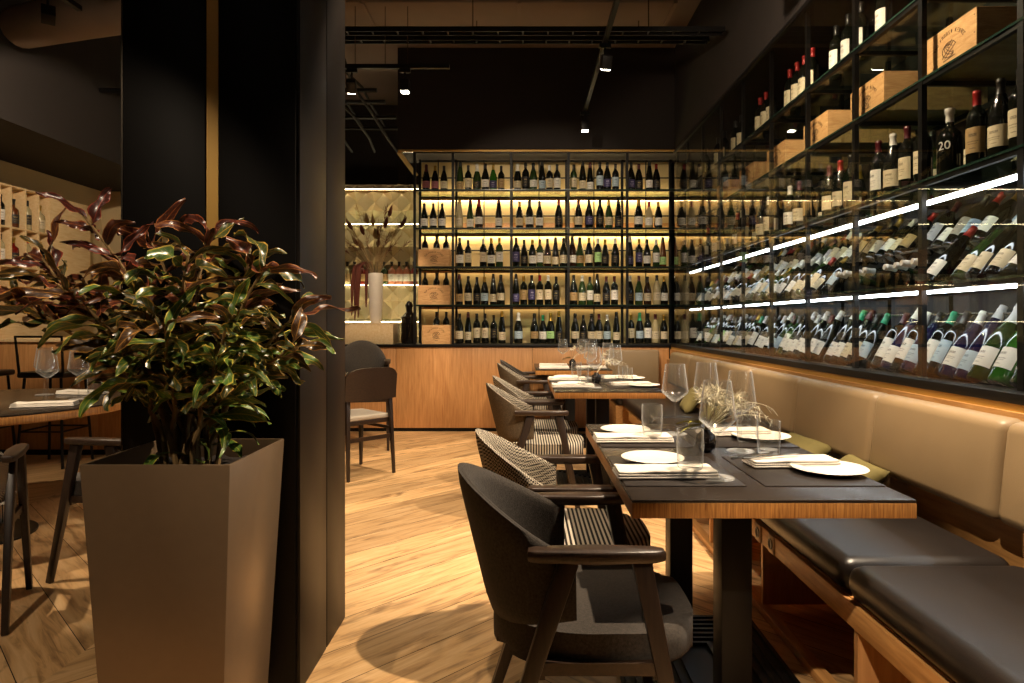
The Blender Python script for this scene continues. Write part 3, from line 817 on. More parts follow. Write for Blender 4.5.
pillow((1.38, 4.75, .56), (0, R(-55), R(4)), (.12, .18, .05), 'olive cushion on the bench beside the middle table')
pillow((1.38, 5.45, .56), (0, R(-55), R(-6)), (.12, .18, .05), 'olive cushion on the bench behind the middle table')

# ------------------------------------------------------------------ bottles
def bottle_prof(kind):
    if kind == 'bordeaux': return [(0,.006),(.022,.0),(.034,.001),(.0372,.006),(.0375,.02),(.0375,.185),(.0355,.203),(.026,.222),(.0165,.235),(.0142,.245),(.0138,.285),(.0155,.287),(.0155,.296),(.0138,.298),(.0138,.302),(0,.302)]
    if kind == 'burgundy': return [(0,.006),(.022,.0),(.036,.001),(.0405,.007),(.041,.02),(.041,.14),(.039,.165),(.031,.198),(.022,.226),(.0165,.246),(.0142,.262),(.0138,.285),(.0158,.287),(.0158,.294),(.0138,.296),(.0138,.302),(0,.302)]
    if kind == 'flute': return [(0,.005),(.022,0),(.034,.001),(.0365,.006),(.037,.02),(.037,.12),(.034,.165),(.026,.222),(.0185,.27),(.0148,.298),(.0158,.30),(.0158,.308),(.0138,.31),(.0138,.325),(0,.325)]
    if kind == 'champagne': return [(0,.008),(.024,0),(.039,.001),(.0435,.007),(.044,.02),(.044,.14),(.0415,.168),(.033,.205),(.023,.236),(.017,.26),(.0155,.285),(.018,.288),(.018,.298),(.0165,.300),(.0168,.312),(.010,.318),(0,.318)]
    return [(0,.006),(.03,.0),(.045,.002),(.048,.01),(.048,.15),(.044,.178),(.028,.196),(.0165,.206),(.0145,.22),(.0145,.262),(.018,.264),(.018,.285),(0,.286)]   # spirit
BM_ = {'dark': M('black_green_bottle', '#0f100b', .07, var=.2, spec=.7), 'green': M('olive_green_bottle', '#27391a', .07, var=.2, spec=.7), 'brown': M('brown_bottle', '#2a170b', .08, var=.2, spec=.7),
       'bright_green': M('bright_green_bottle', '#2a5a1a', .07, var=.2, spec=.7), 'pale': M('pale_bottle', '#b0a27a', .1, var=.15, spec=.7), 'pink': M('rose_bottle', '#b06a50', .1, var=.15, spec=.7), 'amber': M('amber_bottle', '#5c3010', .08, var=.2, spec=.7), 'violet': M('indigo_bottle', '#1d1a3a', .08, var=.2, spec=.7), 'red_glass': M('red_bottle', '#6e1a10', .08, var=.2, spec=.7)}
LM_ = {'cream': label_mat('cream_label', '#cfc0a0', '#3a2a20'), 'white': label_mat('white_label', '#e4dfd5', '#2a2626'), 'black': label_mat('black_label', '#1f1b1a', '#b09860'), 'pink': label_mat('pink_label', '#b8717a', '#40202a'),
       'green': label_mat('green_label', '#a9d48a', '#1f4a20'), 'violet': label_mat('violet_label', '#3c3760', '#c8c0e0'), 'tan': label_mat('tan_label', '#a98b5c', '#2e2015'), 'blue': label_mat('pale_blue_label', '#a9bcc8', '#203040')}
CM_ = {'black': M('black_foil', '#15120f', .35), 'red': M('red_foil', '#8a1512', .38, metal=.2), 'white': M('white_foil', '#d8d4cc', .4), 'gold': M('gold_foil', '#a58436', .35, metal=.7), 'green': M('green_foil', '#1f9a6a', .4), 'wine': M('burgundy_foil', '#4a1018', .38)}
protos = {}
def bottle_proto(kind, glass, lab, cap):
    key = (kind, glass, lab, cap)
    if key in protos: return protos[key]
    pr = bottle_prof(kind)
    mk = lambda k, f: protos.setdefault(('mesh',) + k, f())
    def mesh(bm, m):
        bmesh.ops.recalc_face_normals(bm, faces=bm.faces[:])
        me = bpy.data.meshes.new('wine_bottle'); bm.to_mesh(me); bm.free(); me.materials.append(m)
        me.polygons.foreach_set('use_smooth', [True]*len(me.polygons)); me.set_sharp_from_angle(angle=R(60)); return me
    b = B(); lathe(b, pr, 20); body = mesh(b, BM_[glass])
    rr = max(r for r, z in pr); lm = cm = None
    if lab:
        b = B(); zz = {'bordeaux': (.055,.155), 'burgundy': (.045,.125), 'flute': (.035,.115), 'champagne': (.05,.125), 'spirit': (.04,.13)}[kind]
        lathe(b, [(rr+.0007, zz[0]), (rr+.0007, zz[1])], 14, a0=-160, a1=-20, uv=True); lm = mesh(b, LM_[lab])
    if cap:
        b = B(); top = pr[-1][1]; zc = top - (.085 if kind == 'champagne' else .058)
        ps = [(r+.0007, z) for r, z in pr if z > zc and r > 1e-6]
        r0 = next(pr[i][0] + (pr[i+1][0]-pr[i][0])*(zc-pr[i][1])/(pr[i+1][1]-pr[i][1]) for i in range(len(pr)-1) if pr[i][1] <= zc <= pr[i+1][1] and pr[i+1][1] > pr[i][1])
        lathe(b, [(r0+.0007, zc)] + ps + [(0, top+.0008)], 16); cm = mesh(b, CM_[cap])
    protos[key] = (body, lm, cm); return protos[key]
GL = {'dark':'dark','green':'green','brown':'brown','bright_green':'emerald','pale':'pale','pink':'rose','amber':'amber','red_glass':'red','violet':'indigo'}
CL = {'wine':'burgundy'}
def look(g, l, c):
    s = f'{GL[g]} bottle'
    if l: s += f' with {l} label'
    if c: s += (' and ' if l else ' with ') + f'{CL.get(c, c)} foil'
    return s
def bottle(kind, g, l, c, loc, rot, where, group, sc=1.0):
    body, lm, cm = bottle_proto(kind, g, l, c)
    o = bpy.data.objects.new('wine_bottle' if kind != 'spirit' else 'spirit_bottle', body); C.objects.link(o)
    o.location = loc; o.rotation_euler = rot; o.scale = (sc,)*3
    tag(o, look(g, l, c) + ', ' + where, 'bottle', group)
    for nm, me in (('label', lm), ('foil_capsule', cm)):
        if me:
            ch = bpy.data.objects.new(nm, me); C.objects.link(ch); ch.parent = o
    return o
KINDS = ['bordeaux','bordeaux','burgundy','burgundy','flute','champagne']
def rand_bottle(rg, mix='dark'):
    k = rg.choice(KINDS)
    g = rg.choices(['dark','green','brown','pale','amber','bright_green'], [74,14,8,3,1,1] if mix == 'dark' else [50,22,8,4,3,13])[0]
    l = rg.choices(['cream','white','black','tan','blue','green','violet'], [34,30,14,10,6,3,3])[0]
    c = rg.choices(['black','red','white','gold','wine','green'], [50,10,14,14,10,2])[0]
    return k, g, l, c

# ------------------------------------------------------------------ crates
def make_crate(label):
    """pine wine crate, face with burnt emblem towards -y, origin at bottom centre"""
    t = thing('wine_crate', label, 'crate')
    w, d, h = .17, .26, .22
    for nm, q in (('front_board', (-w, w, -d, -d+.012, .0, h)), ('rear_board', (-w, w, d-.012, d, 0, h)), ('side_board', (-w, -w+.01, -d+.012, d-.012, 0, h)), ('side_board', (w-.01, w, -d+.012, d-.012, 0, h)), ('bottom_board', (-w+.01, w-.01, -d+.012, d-.012, 0, .01)), ('lid', (-w+.01, w-.01, -d+.012, d-.012, h-.012, h-.002))):
        bm = B(); bx(bm, *q, .0012, 1); obj(nm, bm, mt['crate_wood'], t)
    y = -d - .0006
    bm = B()                                       # burnt emblem: arc of marks, crest, line below
    rg = random.Random(4)
    for k in range(17):
        a = R(155 - 130*k/16)
        if k in (3, 10): continue
        cx_, cz_ = .105*math.cos(a), .10 + .085*math.sin(a)
        tx = Vector((math.sin(a), 0, -math.cos(a))); nz_ = Vector((math.cos(a), 0, math.sin(a)))
        o_ = Vector((cx_, y, cz_))
        for s in rg.sample([(-.3,-1,-.3,1),(.3,-1,.3,1),(-.3,1,.3,1),(-.3,0,.3,0),(-.3,-1,.3,-1),(-.3,1,.3,-1)], 3):
            beam(bm, o_ + tx*s[0]*.011 + nz_*s[1]*.0075, o_ + tx*s[2]*.011 + nz_*s[3]*.0075, (.0008, .0026), up=(0,1,0))
    for rr, ph in ((.036, 0), (.026, .5), (.018, 1.1)):
        pts = [(rr*1.25*math.cos(R(a)+ph), y, .105 + rr*math.sin(R(a))) for a in range(20, 330, 24)]
        for p, q in zip(pts, pts[1:]): beam(bm, p, q, (.0008, .0032), up=(0,1,0))
    for s in ((-.045,.075,.03,.135), (-.03,.07,.045,.12), (-.04,.06,.04,.066), (-.018,.04,.02,.04), (-.01,.12,.02,.145)):
        beam(bm, (s[0], y, s[1]), (s[2], y, s[3]), (.0008, .004), up=(0,1,0))
    obj('burnt_emblem', bm, mt['burnt'], t)
    bm = B()
    for sx in (-1, 1):
        for z in (.03, .11, .19): lathe(bm, [(0,.0008),(.003,.0008),(.003,0),(0,0)], 8, (0,0,0)); bmesh.ops.rotate(bm, matrix=Matrix.Rotation(R(90), 3, 'X'), verts=[v for v in bm.verts if not v.tag]); [setattr(v, 'tag', True) or setattr(v, 'co', v.co + Vector((sx*(w-.012), -d, z))) for v in bm.verts if not v.tag]
    obj('nail', bm, mt['black_metal'], t)
    return t

# ------------------------------------------------------------------ rear wine wall
DB = 7.29
LV = [2.655, 2.235, 1.81, 1.39, .962]
PX = [-1.19, -.77, -.13, .50, 1.145, 1.70]
def build_rear_wall():
    t = thing('counter', 'long low oak veneer counter under the rear wine wall', 'counter', (0, DB, 0))
    for a, b in ((-2.3, -1.395), (-1.391, .1), (.104, 1.60)):
        bm = B(); bx(bm, a, b, 0, .03, .04, .925, .001); obj('front_panel', bm, mt['veneer'], t)
    bm = B(); bx(bm, -2.3, 1.6, .012, .6, .0, .04); obj('plinth', bm, mt['black_metal'], t)
    bm = B(); bx(bm, -2.3, 2.2, -.015, .6, .925, .955, .002); obj('countertop', bm, mt['black_metal'], t)
    bm = B(); bx(bm, -2.3, 1.6, .03, .58, .04, .925); obj('carcass', bm, mt['dark_base'], t)
    w = thing('wine_shelving', 'black framed glass shelving full of lit wine bottles on the oak counter', 'shelving', (0, DB, .955))
    z0 = -.955
    for x in PX:
        for y in (.02, .40):
            bm = B(); bx(bm, x-.014, x+.014, y-.014, y+.014, 0, 3.075+z0); obj('post', bm, mt['black_metal'], w)
    for x in (-.98, -.45, .185, .82, 1.42):
        bm = B(); bx(bm, x-.006, x+.006, .394, .406, 0, 3.075+z0); obj('rear_post', bm, mt['black_metal'], w)
    for k, z in enumerate(LV[:4] + [3.07]):
        for y in (.02, .40):
            bm = B(); bx(bm, PX[0], 1.72, y-.009, y+.009, z+z0-.018, z+z0-.004); obj('rail', bm, mt['black_metal'], w)
        if k < 4:
            bm = B(); bx(bm, PX[0]-.01, 1.72, .0, .42, z+z0-.003, z+z0+.0); obj('shelf', bm, mt['shelf_glass'], w)
            bm = B(); bx(bm, PX[0]-.01, 1.72, -.006, .0, z+z0-.006, z+z0+.001); obj('shelf_edge', bm, mt['shelf_edge'], w)
    for z in (2.86, 2.42, 2.02):
        bm = B(); bx(bm, PX[0], 1.72, .40, .412, z+z0, z+z0+.014); obj('rail', bm, mt['black_metal'], w)
    bm = B(); bx(bm, PX[0]-.01, 1.74, .52, .54, 0, 3.075+z0); obj('back_panel', bm, mt['gold_back'], w)
    bm = B(); bx(bm, -.77, 1.72, .505, .515, 2.30+z0, 2.36+z0); obj('back_batten', bm, mt['veneer_y'], w)
    for k, z in enumerate(LV[:4]):
        bm = B(); bx(bm, PX[0], 1.72, .440, .446, z+z0-.042, z+z0-.006); obj('strip_lip', bm, mt['veneer_y'], w)  # lip added to hide the strip and keep its glow on the panel
        bm = B(); bx(bm, PX[0], 1.72, .47, .505, z+z0-.034, z+z0-.018); obj('light_strip', bm, mt['led_warm'] if k < 2 else mt['led_warm_dim'], w)
    bm = B(); bx(bm, -1.37, -1.335, -.02, .0, 3.05+z0, 3.085+z0); bx(bm, -1.335, 1.66, -.02, 0, 3.065+z0, 3.085+z0); obj('brass_edge', bm, mt['brass'], w)
    bm = B(); beam(bm, (-1.36, .0, 3.06+z0), (-1.21, .25, 2.86+z0), (.05, .012), up=(1,0,0)); obj('corner_trim', bm, mt['gold_back'], w)
    bm = B(); bx(bm, -1.37, -1.20, -.004, .004, 0, 3.06+z0); obj('glass_return', bm, mt['pane'], w)
    rg = random.Random(11)
    names = ['top', 'second', 'third', 'fourth', 'lowest']
    G = 'bottles on the rear wine wall'
    # narrow bay
    for i, x in enumerate((-1.09, -.99, -.89)):
        bottle('burgundy' if i else 'champagne', 'dark', ('pink','pink','cream')[i], ('wine','gold','black')[i], (x, DB+.2, LV[0]+.001), (0,0,0), f'{od(i)} in the narrow bay, top shelf', G)
        bottle('burgundy', 'dark', 'white', 'black', (x-.02, DB+.2, LV[1]+.001), (0,0,0), f'{od(i)} in the narrow bay, second shelf', G)
    for lv, zz in ((2, 'third'), (3, 'fourth'), (4, 'lowest')):
        for i, x in enumerate((-1.11, -.98, -.87)):
            if lv == 4 and i == 0: continue
            bottle('bordeaux', 'dark', 'cream', 'black', (x, DB+.46 if lv == 9 else DB+.25, LV[lv]+.012+(.06 if lv < 4 else .04)), (0,0,0), f'{od(i)} behind the pine crate, {zz} shelf', G)
    # five levels
    for lv in range(5):
        x = -.71; i = 0
        while x < 1.62:
            near = min(abs(x - p) for p in PX)
            if near > .038:
                gap = rg.random() < (.03, .16, .04, .03, .02)[lv]
                if not gap:
                    k, g, l, c = rand_bottle(rg)
                    if lv == 1: k = rg.choice(['burgundy','burgundy','champagne','flute'])
                    bottle(k, g, l, c, (x, DB + .16 + rg.uniform(-.05,.09), LV[lv]+.001), (0,0,R(rg.uniform(-14,14))), f'{od(i)} from the crates, {names[lv]} rear shelf', G, rg.uniform(1.04,1.12)); i += 1
            x += rg.uniform(.084, .1) * (1.2 if lv == 1 else 1.0)
    # crates in the narrow bay
    cr = make_crate('flat pine crate lying on the third shelf of the narrow bay')
    cr.location = (-.98, DB+.23, LV[2]+.001); cr.scale = (1.02, .75, .86); cr['group'] = 'pine crates on the rear wine wall'
    dup(cr, (-.98, DB+.23, LV[3]+.001), (0,0,0), 'pine crate standing on the fourth shelf of the narrow bay', 'pine crates on the rear wine wall', (1.04, .75, .98))
    dup(cr, (-.955, DB+.23, .957), (0,0,0), 'pine crate with dark crest on the counter at the narrow bay', 'pine crates on the rear wine wall', (.93, .75, .95))
    return cr
crate0 = build_rear_wall()

# ------------------------------------------------------------------ wine cabinet along the bench
def build_cabinet():
    X = 1.70
    t = thing('wine_cabinet', 'tall glass fronted wine cabinet with cool light strips behind the bench', 'cabinet', (X, 0, 0))
    def L(bm): bmesh.ops.translate(bm, verts=bm.verts[:], vec=(-X, 0, 0)); return bm
    Y0, Y1 = .6, 7.27
    bm = B(); bx(bm, 1.64, 2.28, Y0, Y1, .0, .93); obj('base', L(bm), mt['dark_base'], t)
    bm = B(); bx(bm, 1.615, 1.70, Y0, Y1, .93, .965, .003); obj('sill', L(bm), mt['black_metal'], t)
    bm = B(); bx(bm, 1.62, 1.64, Y0, Y1, .905, .93); obj('brass_band', L(bm), mt['brass'], t)
    bm = B(); bx(bm, 1.70, 2.28, Y0, Y1, .93, .958); obj('floor_board', L(bm), mt['dark_base'], t)
    bm = B(); bx(bm, 2.27, 2.295, Y0, Y1, .96, 3.06); obj('back_panel', L(bm), mt['dark_base'], t)
    bm = B(); bx(bm, 1.64, 1.665, Y0, Y1, 3.035, 3.06); obj('head_rail', L(bm), mt['black_metal'], t)
    py = [1.12, 1.69, 2.26, 2.83, 3.40, 3.97, 4.55, 5.13, 5.70, 6.28, 6.86]
    for y in py:
        bm = B(); bx(bm, X-.011, X+.011, y-.014, y+.014, .958, 3.05); obj('post', L(bm), mt['black_metal'], t)
        bm = B(); bx(bm, 2.17, 2.192, y-.012, y+.012, .958, 3.05); obj('rear_post', L(bm), mt['black_metal'], t)
        for z in (1.36, 1.80, 2.23, 2.59):
            bm = B(); bx(bm, X+.011, 2.17, y-.009, y+.009, z-.026, z-.006); obj('cross_bar', L(bm), mt['black_metal'], t)
    for z in (1.36, 1.80, 2.23, 2.59):
        bm = B(); bx(bm, X-.008, X+.012, Y0, Y1, z-.026, z-.004); obj('front_rail', L(bm), mt['black_metal'], t)
        bm = B(); bx(bm, 2.17, 2.185, Y0, Y1, z-.026, z-.004); obj('rear_rail', L(bm), mt['black_metal'], t)
        bm = B(); bx(bm, X-.008, 2.19, Y0, Y1, z-.004, z); obj('shelf', L(bm), mt['shelf_glass'], t)
        bm = B(); bx(bm, X-.014, X-.008, Y0, Y1, z-.008, z+.001); obj('shelf_edge', L(bm), mt['shelf_edge'], t)
    for z, x in ((1.715, 1.745), (1.330, 1.745)):
        bm = B(); bx(bm, x, x+.018, Y0, 6.95, z-.008, z+.008); obj('light_strip', L(bm), mt['led_cool'], t)
        bm = B(); bx(bm, x-.004, x+.022, Y0, 6.95, z+.008, z+.016); obj('strip_housing', L(bm), mt['steel'], t)
    for y in (.6, 1.12, 2.14, 3.16, 4.165, 5.18, 6.2):
        y1 = {.6:1.12,1.12:2.14,2.14:3.16,3.16:4.165,4.165:5.18,5.18:6.2,6.2:7.25}[y]
        bm = B(); bx(bm, 1.648, 1.656, y+.002, y1-.002, .967, 3.035); obj('glass_pane', L(bm), mt['pane'], t)
    for x, z in ((1.93, 1.235), (2.10, 1.06), (1.98, 1.56)):
        bm = B(); tube(bm, [(x, Y0, z), (x, 6.95, z)], .006, 8); obj('rack_bar', L(bm), mt['steel'], t)
    rg = random.Random(5)
    # lower rack, leaning back with labels to the room
    G = 'leaning bottles in the lower lit rack'; i = 0; y = 6.85
    while y > 1.95:
        if min(abs(y - p) for p in py) > .03:
            k, g, l, c = rand_bottle(rg, 'rack'); k = rg.choice(['burgundy','bordeaux','flute']); g = rg.choices(['dark','green','bright_green'], [82,14,4])[0]
            l = rg.choices(['white','blue','green','cream'], [66,14,10,10])[0]; c = rg.choices(['white','black','gold','green','wine'], [45,25,12,8,10])[0]
            sc = 1.06
            if y < 2.6: k, g, l, sc = 'champagne', rg.choice(['green','dark','bright_green']), rg.choice(['white','white','green']), 1.12
            elif y < 3.3: l, g = rg.choice(['white','white','blue']), rg.choice(['dark','dark','violet'])
            bottle(k, g, l, c, (1.765, y, .962), (0, R(30), 0) if False else Matrix.Rotation(R(-90), 3, 'Z').to_euler(), f'{od(i)} from the corner, lower lit rack', G, sc)
            o = S.objects[-1] if False else None
            i += 1
        y -= rg.uniform(.082, .098) if y > 2.6 else .115
    for o in [o for o in S.objects if o.get('group') == G]:
        o.rotation_mode = 'QUATERNION'
        q = Matrix.Rotation(R(29), 3, 'Y') @ Matrix.Rotation(R(-90 + rg.uniform(-8, 8)), 3, 'Z')
        o.rotation_quaternion = q.to_quaternion(); o.location.z = .962 + .0; o.location.x = 1.775
    # upper rack: two tiers lying steeper
    for tier, (x, z, tilt, nm) in enumerate(((1.775, 1.365, 40, 'front upper tier'), (1.99, 1.545, 40, 'rear upper tier'))):
        G = 'leaning bottles in the upper lit rack'; i = 0; y = 6.8
        while y > 2.0:
            out = tier == 0 and 3.0 < y < 3.85
            if min(abs(y - p) for p in py) > .03:
                k = rg.choice(['burgundy','bordeaux','flute']); g = rg.choices(['dark','green','brown'], [78,16,6])[0]
                l = rg.choices(['white','cream','blue','tan'], [40,40,10,10])[0]; c = rg.choices(['white','red','black','gold','wine'], [30,18,22,14,16])[0]
                if out: c = 'white'
                q = (Matrix.Rotation(R(tilt + rg.uniform(-5, 5)), 3, 'Y') @ Matrix.Rotation(R(-90 + rg.uniform(-8, 8)), 3, 'Z')) if not out else (Matrix.Rotation(R(-82), 3, 'Y') @ Matrix.Rotation(R(90), 3, 'Z'))
                o = bottle(k, g, l, c, (x if not out else 2.08, y, z if not out else 1.43), (0,0,0), f'{od(i)} from the corner, {nm}', G)
                o.rotation_mode = 'QUATERNION'; o.rotation_quaternion = q.to_quaternion(); i += 1
            y -= rg.uniform(.085, .11)
    # standing row above the upper light strip
    G = 'standing bottles on the cabinet shelf above the light strip'; i = 0
    spec = {2.26: ('bordeaux','dark','cream','black'), 2.37: ('bordeaux','dark','cream','black'), 2.47: ('burgundy','dark','cream','black'), 2.60: ('bordeaux','dark','tan','red')}
    ys = [6.7,6.55,6.38,6.1,5.95,5.5,5.38,5.27,4.95,4.80,4.68,4.42,4.27,4.12,3.85,3.72,3.60,3.32,3.19,3.07,2.95,2.765,2.60,2.47,2.37,2.26,2.14]
    for y in ys:
        if y == 2.765:
            bottle('spirit', 'dark', None, 'white', (1.775, y, 1.801), (0,0,R(-58)), 'squat, numbered 20, between cabinet post and red-foiled bottle', G)
            bm = text_bm('20', .05)
            rr = .0487
            for v in bm.verts:
                a = v.co.x/rr; h = v.co.y; e = v.co.z
                v.co = Vector((math.sin(a)*(rr+e), -math.cos(a)*(rr+e), .125 + h))
            tx = obj('number', bm, CM_['white'], smooth=False); tx.parent = [o for o in S.objects if o.name.startswith('spirit_bottle')][-1]
            i += 1; continue
        k, g, l, c = spec.get(y) or (rg.choice(['bordeaux','burgundy']), 'dark', rg.choice(['cream','white','tan','cream']), rg.choice(['black','red','white','wine']))
        bottle(k, g, l, c, (1.775, y, 1.801), (0,0,R(-72 + rg.uniform(-12,14))), f'{od(i)} from the corner above the light strip', G); i += 1
    for i, y in enumerate((6.0, 5.6, 5.1, 4.75, 4.35, 3.9, 3.55, 3.2, 2.92, 2.62, 2.44)):
        k, g, l, c = rand_bottle(rg); bottle(k, g, 'cream', c, (1.97, y, 1.801), (0,0,R(-80)), f'{od(i)} of the rear row above light strip', 'rear row of standing bottles in the cabinet')
    # topmost shelf
    G = 'standing bottles on the topmost cabinet shelf'; i = 0
    for y in (5.02, 4.90, 4.79, 4.46, 4.34, 4.23, 4.11):
        bottle('bordeaux', 'dark', 'cream', 'red', (1.79, y, 2.591), (0,0,R(-88)), f'{od(i)} red-topped from the corner, topmost cabinet shelf', G); i += 1
    for i, y in enumerate((3.80, 3.66, 3.52, 3.30)):
        bottle('bordeaux', 'dark', 'white', 'black', (1.79, y, 2.591), (0,0,R(-88)), f'{od(i)} black-topped, topmost cabinet shelf', G)
    for i, y in enumerate((5.45, 5.6, 5.9, 6.1, 6.5, 6.65)):
        bottle('bordeaux', 'dark', 'cream', 'black', (1.79, y, 2.591), (0,0,R(-88)), f'{od(i)} beyond the red-topped row, topmost shelf', G)
    # crates on the third shelf
    nm = ['pine crate with burnt crest above the bottle numbered 20', 'pine crate between the second and third cabinet posts from the frame edge', 'pine crate, third along the cabinet shelf', 'pine crate, fourth along the cabinet shelf', 'pine crate, fifth along the cabinet shelf', 'pine crate, sixth along the cabinet shelf']
    for k, y in enumerate((2.735, 3.395, 3.99, 4.615, 5.22, 5.85)):
        dup(crate0, (2.005, y, 2.2315), (0,0,R(-90)), nm[k], 'pine crates in the wine cabinet', (.97, .97, .86))
    for k, y in enumerate((4.30, 4.93, 5.5)):
        bottle('bordeaux', 'dark', 'cream', 'red', (2.02, y, 2.2315), (0,0,R(-88)), f'{od(k)} between the pine crates', 'bottles between the pine crates')
build_cabinet()

# ------------------------------------------------------------------ alcove beyond the counter: tiled wall, vase, plinth
def build_alcove():
    Y = 8.35
    t = thing('tiled_wall_panel', 'wall of champagne pyramid tiles with lit edges behind the dried flowers', 'wall panel', (-2.2, Y, .9))
    bm = B(); s = .225
    for i in range(-5, 5):
        for j in range(0, 9):
            x, z = i*s, j*s
            c = [bm.verts.new(p) for p in ((x+s/2, 0, z), (x+s, 0, z+s/2), (x+s/2, 0, z+s), (x, 0, z+s/2))]
            ap = bm.verts.new((x+s/2, -.11, z+s/2))
            for k in range(4): bm.faces.new((c[k], c[(k+1) % 4], ap))
    bx(bm, -5*s, 5*s, .0, .03, 0, 9*s)
    obj('tile_field', bm, mt['mirror_tile'], t, smooth=False)
    for z in (1.93, 1.50, .75, .30):
        bm = B(); bx(bm, -1.1, 1.1, -.175, -.155, z, z+.008); obj('light_strip', bm, mt['led_gold'], t)
        bm = B(); bx(bm, -1.1, 1.1, -.155, .0, z+.002, z+.012); obj('shelf', bm, mt['shelf_glass'] if z < 1.9 else mt['brass'], t)
    rg = random.Random(2)
    for i in range(15):
        g = rg.choice(['red_glass','amber','pale','green','pink','dark']); l = rg.choice(['cream','white','tan'])
        bottle('spirit', g, l, 'black', (-2.55 + i*.092, Y-.09, 1.6645), (0,0,0), f'{od(i)} along the tiled wall shelf', 'spirit bottles before the tiled wall')
    p = thing('plinth_box', 'pale wooden box carrying the tall vase on the counter', 'plinth', (-1.69, DB+.27, .955))
    bm = B(); bx(bm, -.30, .255, -.22, .22, 0, .215, .002); obj('box_body', bm, mt['pale_wood'], p)
    bm = B(); bx(bm, -.305, .26, -.225, .225, .215, .228, .002); obj('box_lid', bm, mt['pale_wood'], p)
    vz = .955 + .229
    bm = B(); lathe(bm, [(0,0),(.052,0),(.058,.006),(.068,.1),(.078,.3),(.084,.5),(.08,.56),(.076,.57),(.072,.56),(.06,.1),(0,.03)], 32)
    tag(obj('vase', bm, mt['vase_white'], loc=(-1.67, DB+.25, vz)), 'tall pale stone vase holding dried flowers on the pale wooden box', 'vase')
    t = thing('dried_bouquet', 'tall dried bouquet with rust amaranth trailing down, in the pale stone vase', 'dried flowers', (-1.67, DB+.25, vz+.5))
    rg = random.Random(9)
    for k in range(34):
        az = rg.uniform(0, 6.28); sp = rg.uniform(.1, .46); h = rg.uniform(.3, .74)
        d = Vector((math.cos(az), math.sin(az)*.55, 0))
        pts = [Vector((0,0,-.2)) + d*.02, Vector((0,0,.06)) + d*.045] + [d*sp*s + Vector((0,0,.06 + h*s*(1.15-.15*s))) for s in (.3,.6,.85,1)]
        b = B(); tube(b, pts, [.003,.003,.0028,.0024,.002,.0015], 5); st = obj('dry_stem', b, mt['dried_tan'], t)
        b = B(); tip = pts[-1]; dv = (pts[-1]-pts[-2]).normalized()
        if k % 3 == 0:                              # broad dark husk
            lathe(b, [(0,0),(.02,.03),(.026,.06),(.015,.11),(0,.15)], 8); bmesh.ops.rotate(b, matrix=dv.to_track_quat('Z','Y').to_matrix(), verts=b.verts[:]); bmesh.ops.translate(b, verts=b.verts[:], vec=tip - dv*.05)
        else:
            for q in range(16):
                e = Vector((rg.gauss(0,.5), rg.gauss(0,.5), rg.gauss(0,.5))) + dv
                b0 = tip - dv*.16*rg.random(); tube(b, [b0, b0 + e.normalized()*rg.uniform(.04,.1)], [.0035,.001], 4)
        obj('seed_head', b, mt['dried_rust'] if k % 2 else mt['dried_tan'], st)
    for k in range(9):
        x, y = -.08 - rg.uniform(0,.17), rg.uniform(-.12,.02); L_ = rg.uniform(.35,.62)
        pts = [Vector((0,0,.02)), Vector((x*.6, y*.6, .2)), Vector((x, y, .14)), Vector((x*1.1, y*1.1, -.05)), Vector((x*1.12, y*1.1, .14 - L_))]
        b = B(); tube(b, pts, [.004,.006,.016,.02,.006], 7); obj('amaranth_tassel', b, mt['dried_rust'], t)
    bm = B(); lathe(bm, [(0,0),(.085,0),(.09,.02),(.088,.25),(.095,.30),(.06,.33),(.035,.36),(.04,.41),(.045,.43),(.03,.47),(0,.49)], 24)
    tag(obj('black_urn', bm, mt['vase_black'], loc=(-1.30, DB+.3, .956)), 'black lidded urn between the pale plinth box and the shelving', 'urn')
build_alcove()

# ------------------------------------------------------------------ side chairs by the counter
def make_side_chair(label):
    """faces +y, origin on the floor"""
    t = thing('dining_chair', label, 'chair')
    m = mt['dark_wood_v']
    bm = B(); prism(bm, [(-.2,-.2),(.2,-.2),(.225,.2),(.12,.235),(-.12,.235),(-.225,.2)], .44, .475, .012, 3); obj('seat', bm, mt['grey_seat'], t)
    bm = B(); prism(bm, [(-.195,-.195),(.195,-.195),(.215,.19),(-.215,.19)], .405, .44, .004); obj('seat_frame', bm, mt['dark_wood'], t)
    for s in (-1, 1):
        bm = B(); beam(bm, (s*.2, .19, .44), (s*.215, .215, 0), (.036,.036), (.022,.022), (0,1,0), .004); obj('leg', bm, m, t)
        bm = B(); beam(bm, (s*.195, -.21, .60), (s*.21, -.245, 0), (.034,.034), (.022,.022), (0,1,0), .004); obj('leg', bm, m, t)
        bm = B(); beam(bm, (s*.195, -.21, .59), (s*.185, -.245, .74), (.03,.034), (.026,.028), (0,1,0), .004); obj('back_post', bm, m, t)
        bm = B(); beam(bm, (s*.205, -.225, .36), (s*.207, .2, .36), (.022,.018), up=(0,0,1)); obj('stretcher', bm, mt['dark_wood'], t)
    bm = B(); beam(bm, (-.2, -.225, .3), (.2, -.225, .3), (.03,.018), up=(0,0,1)); obj('stretcher', bm, mt['dark_wood'], t)
    bm = B(); n = 14; rows = []
    for i in range(n+1):
        a = -1 + 2*i/n; x = .235*a; y = -.235 - .05*(1 - a*a); hh = (1 - abs(a)**5*.25)
        rows.append([bm.verts.new((x, y + dy - .10*(z-.7), z)) for dy, z in ((-.012,.60),(.012,.60),(.012,.60+.25*hh),(-.012,.60+.25*hh))])
    for a, b in zip(rows, rows[1:]):
        for k in range(4): bm.faces.new((a[k], a[(k+1) % 4], b[(k+1) % 4], b[k]))
    bm.faces.new(rows[0]); bm.faces.new(rows[-1][::-1]); obj('backrest', bm, mt['dark_wood'], t, ang=50)
    return t
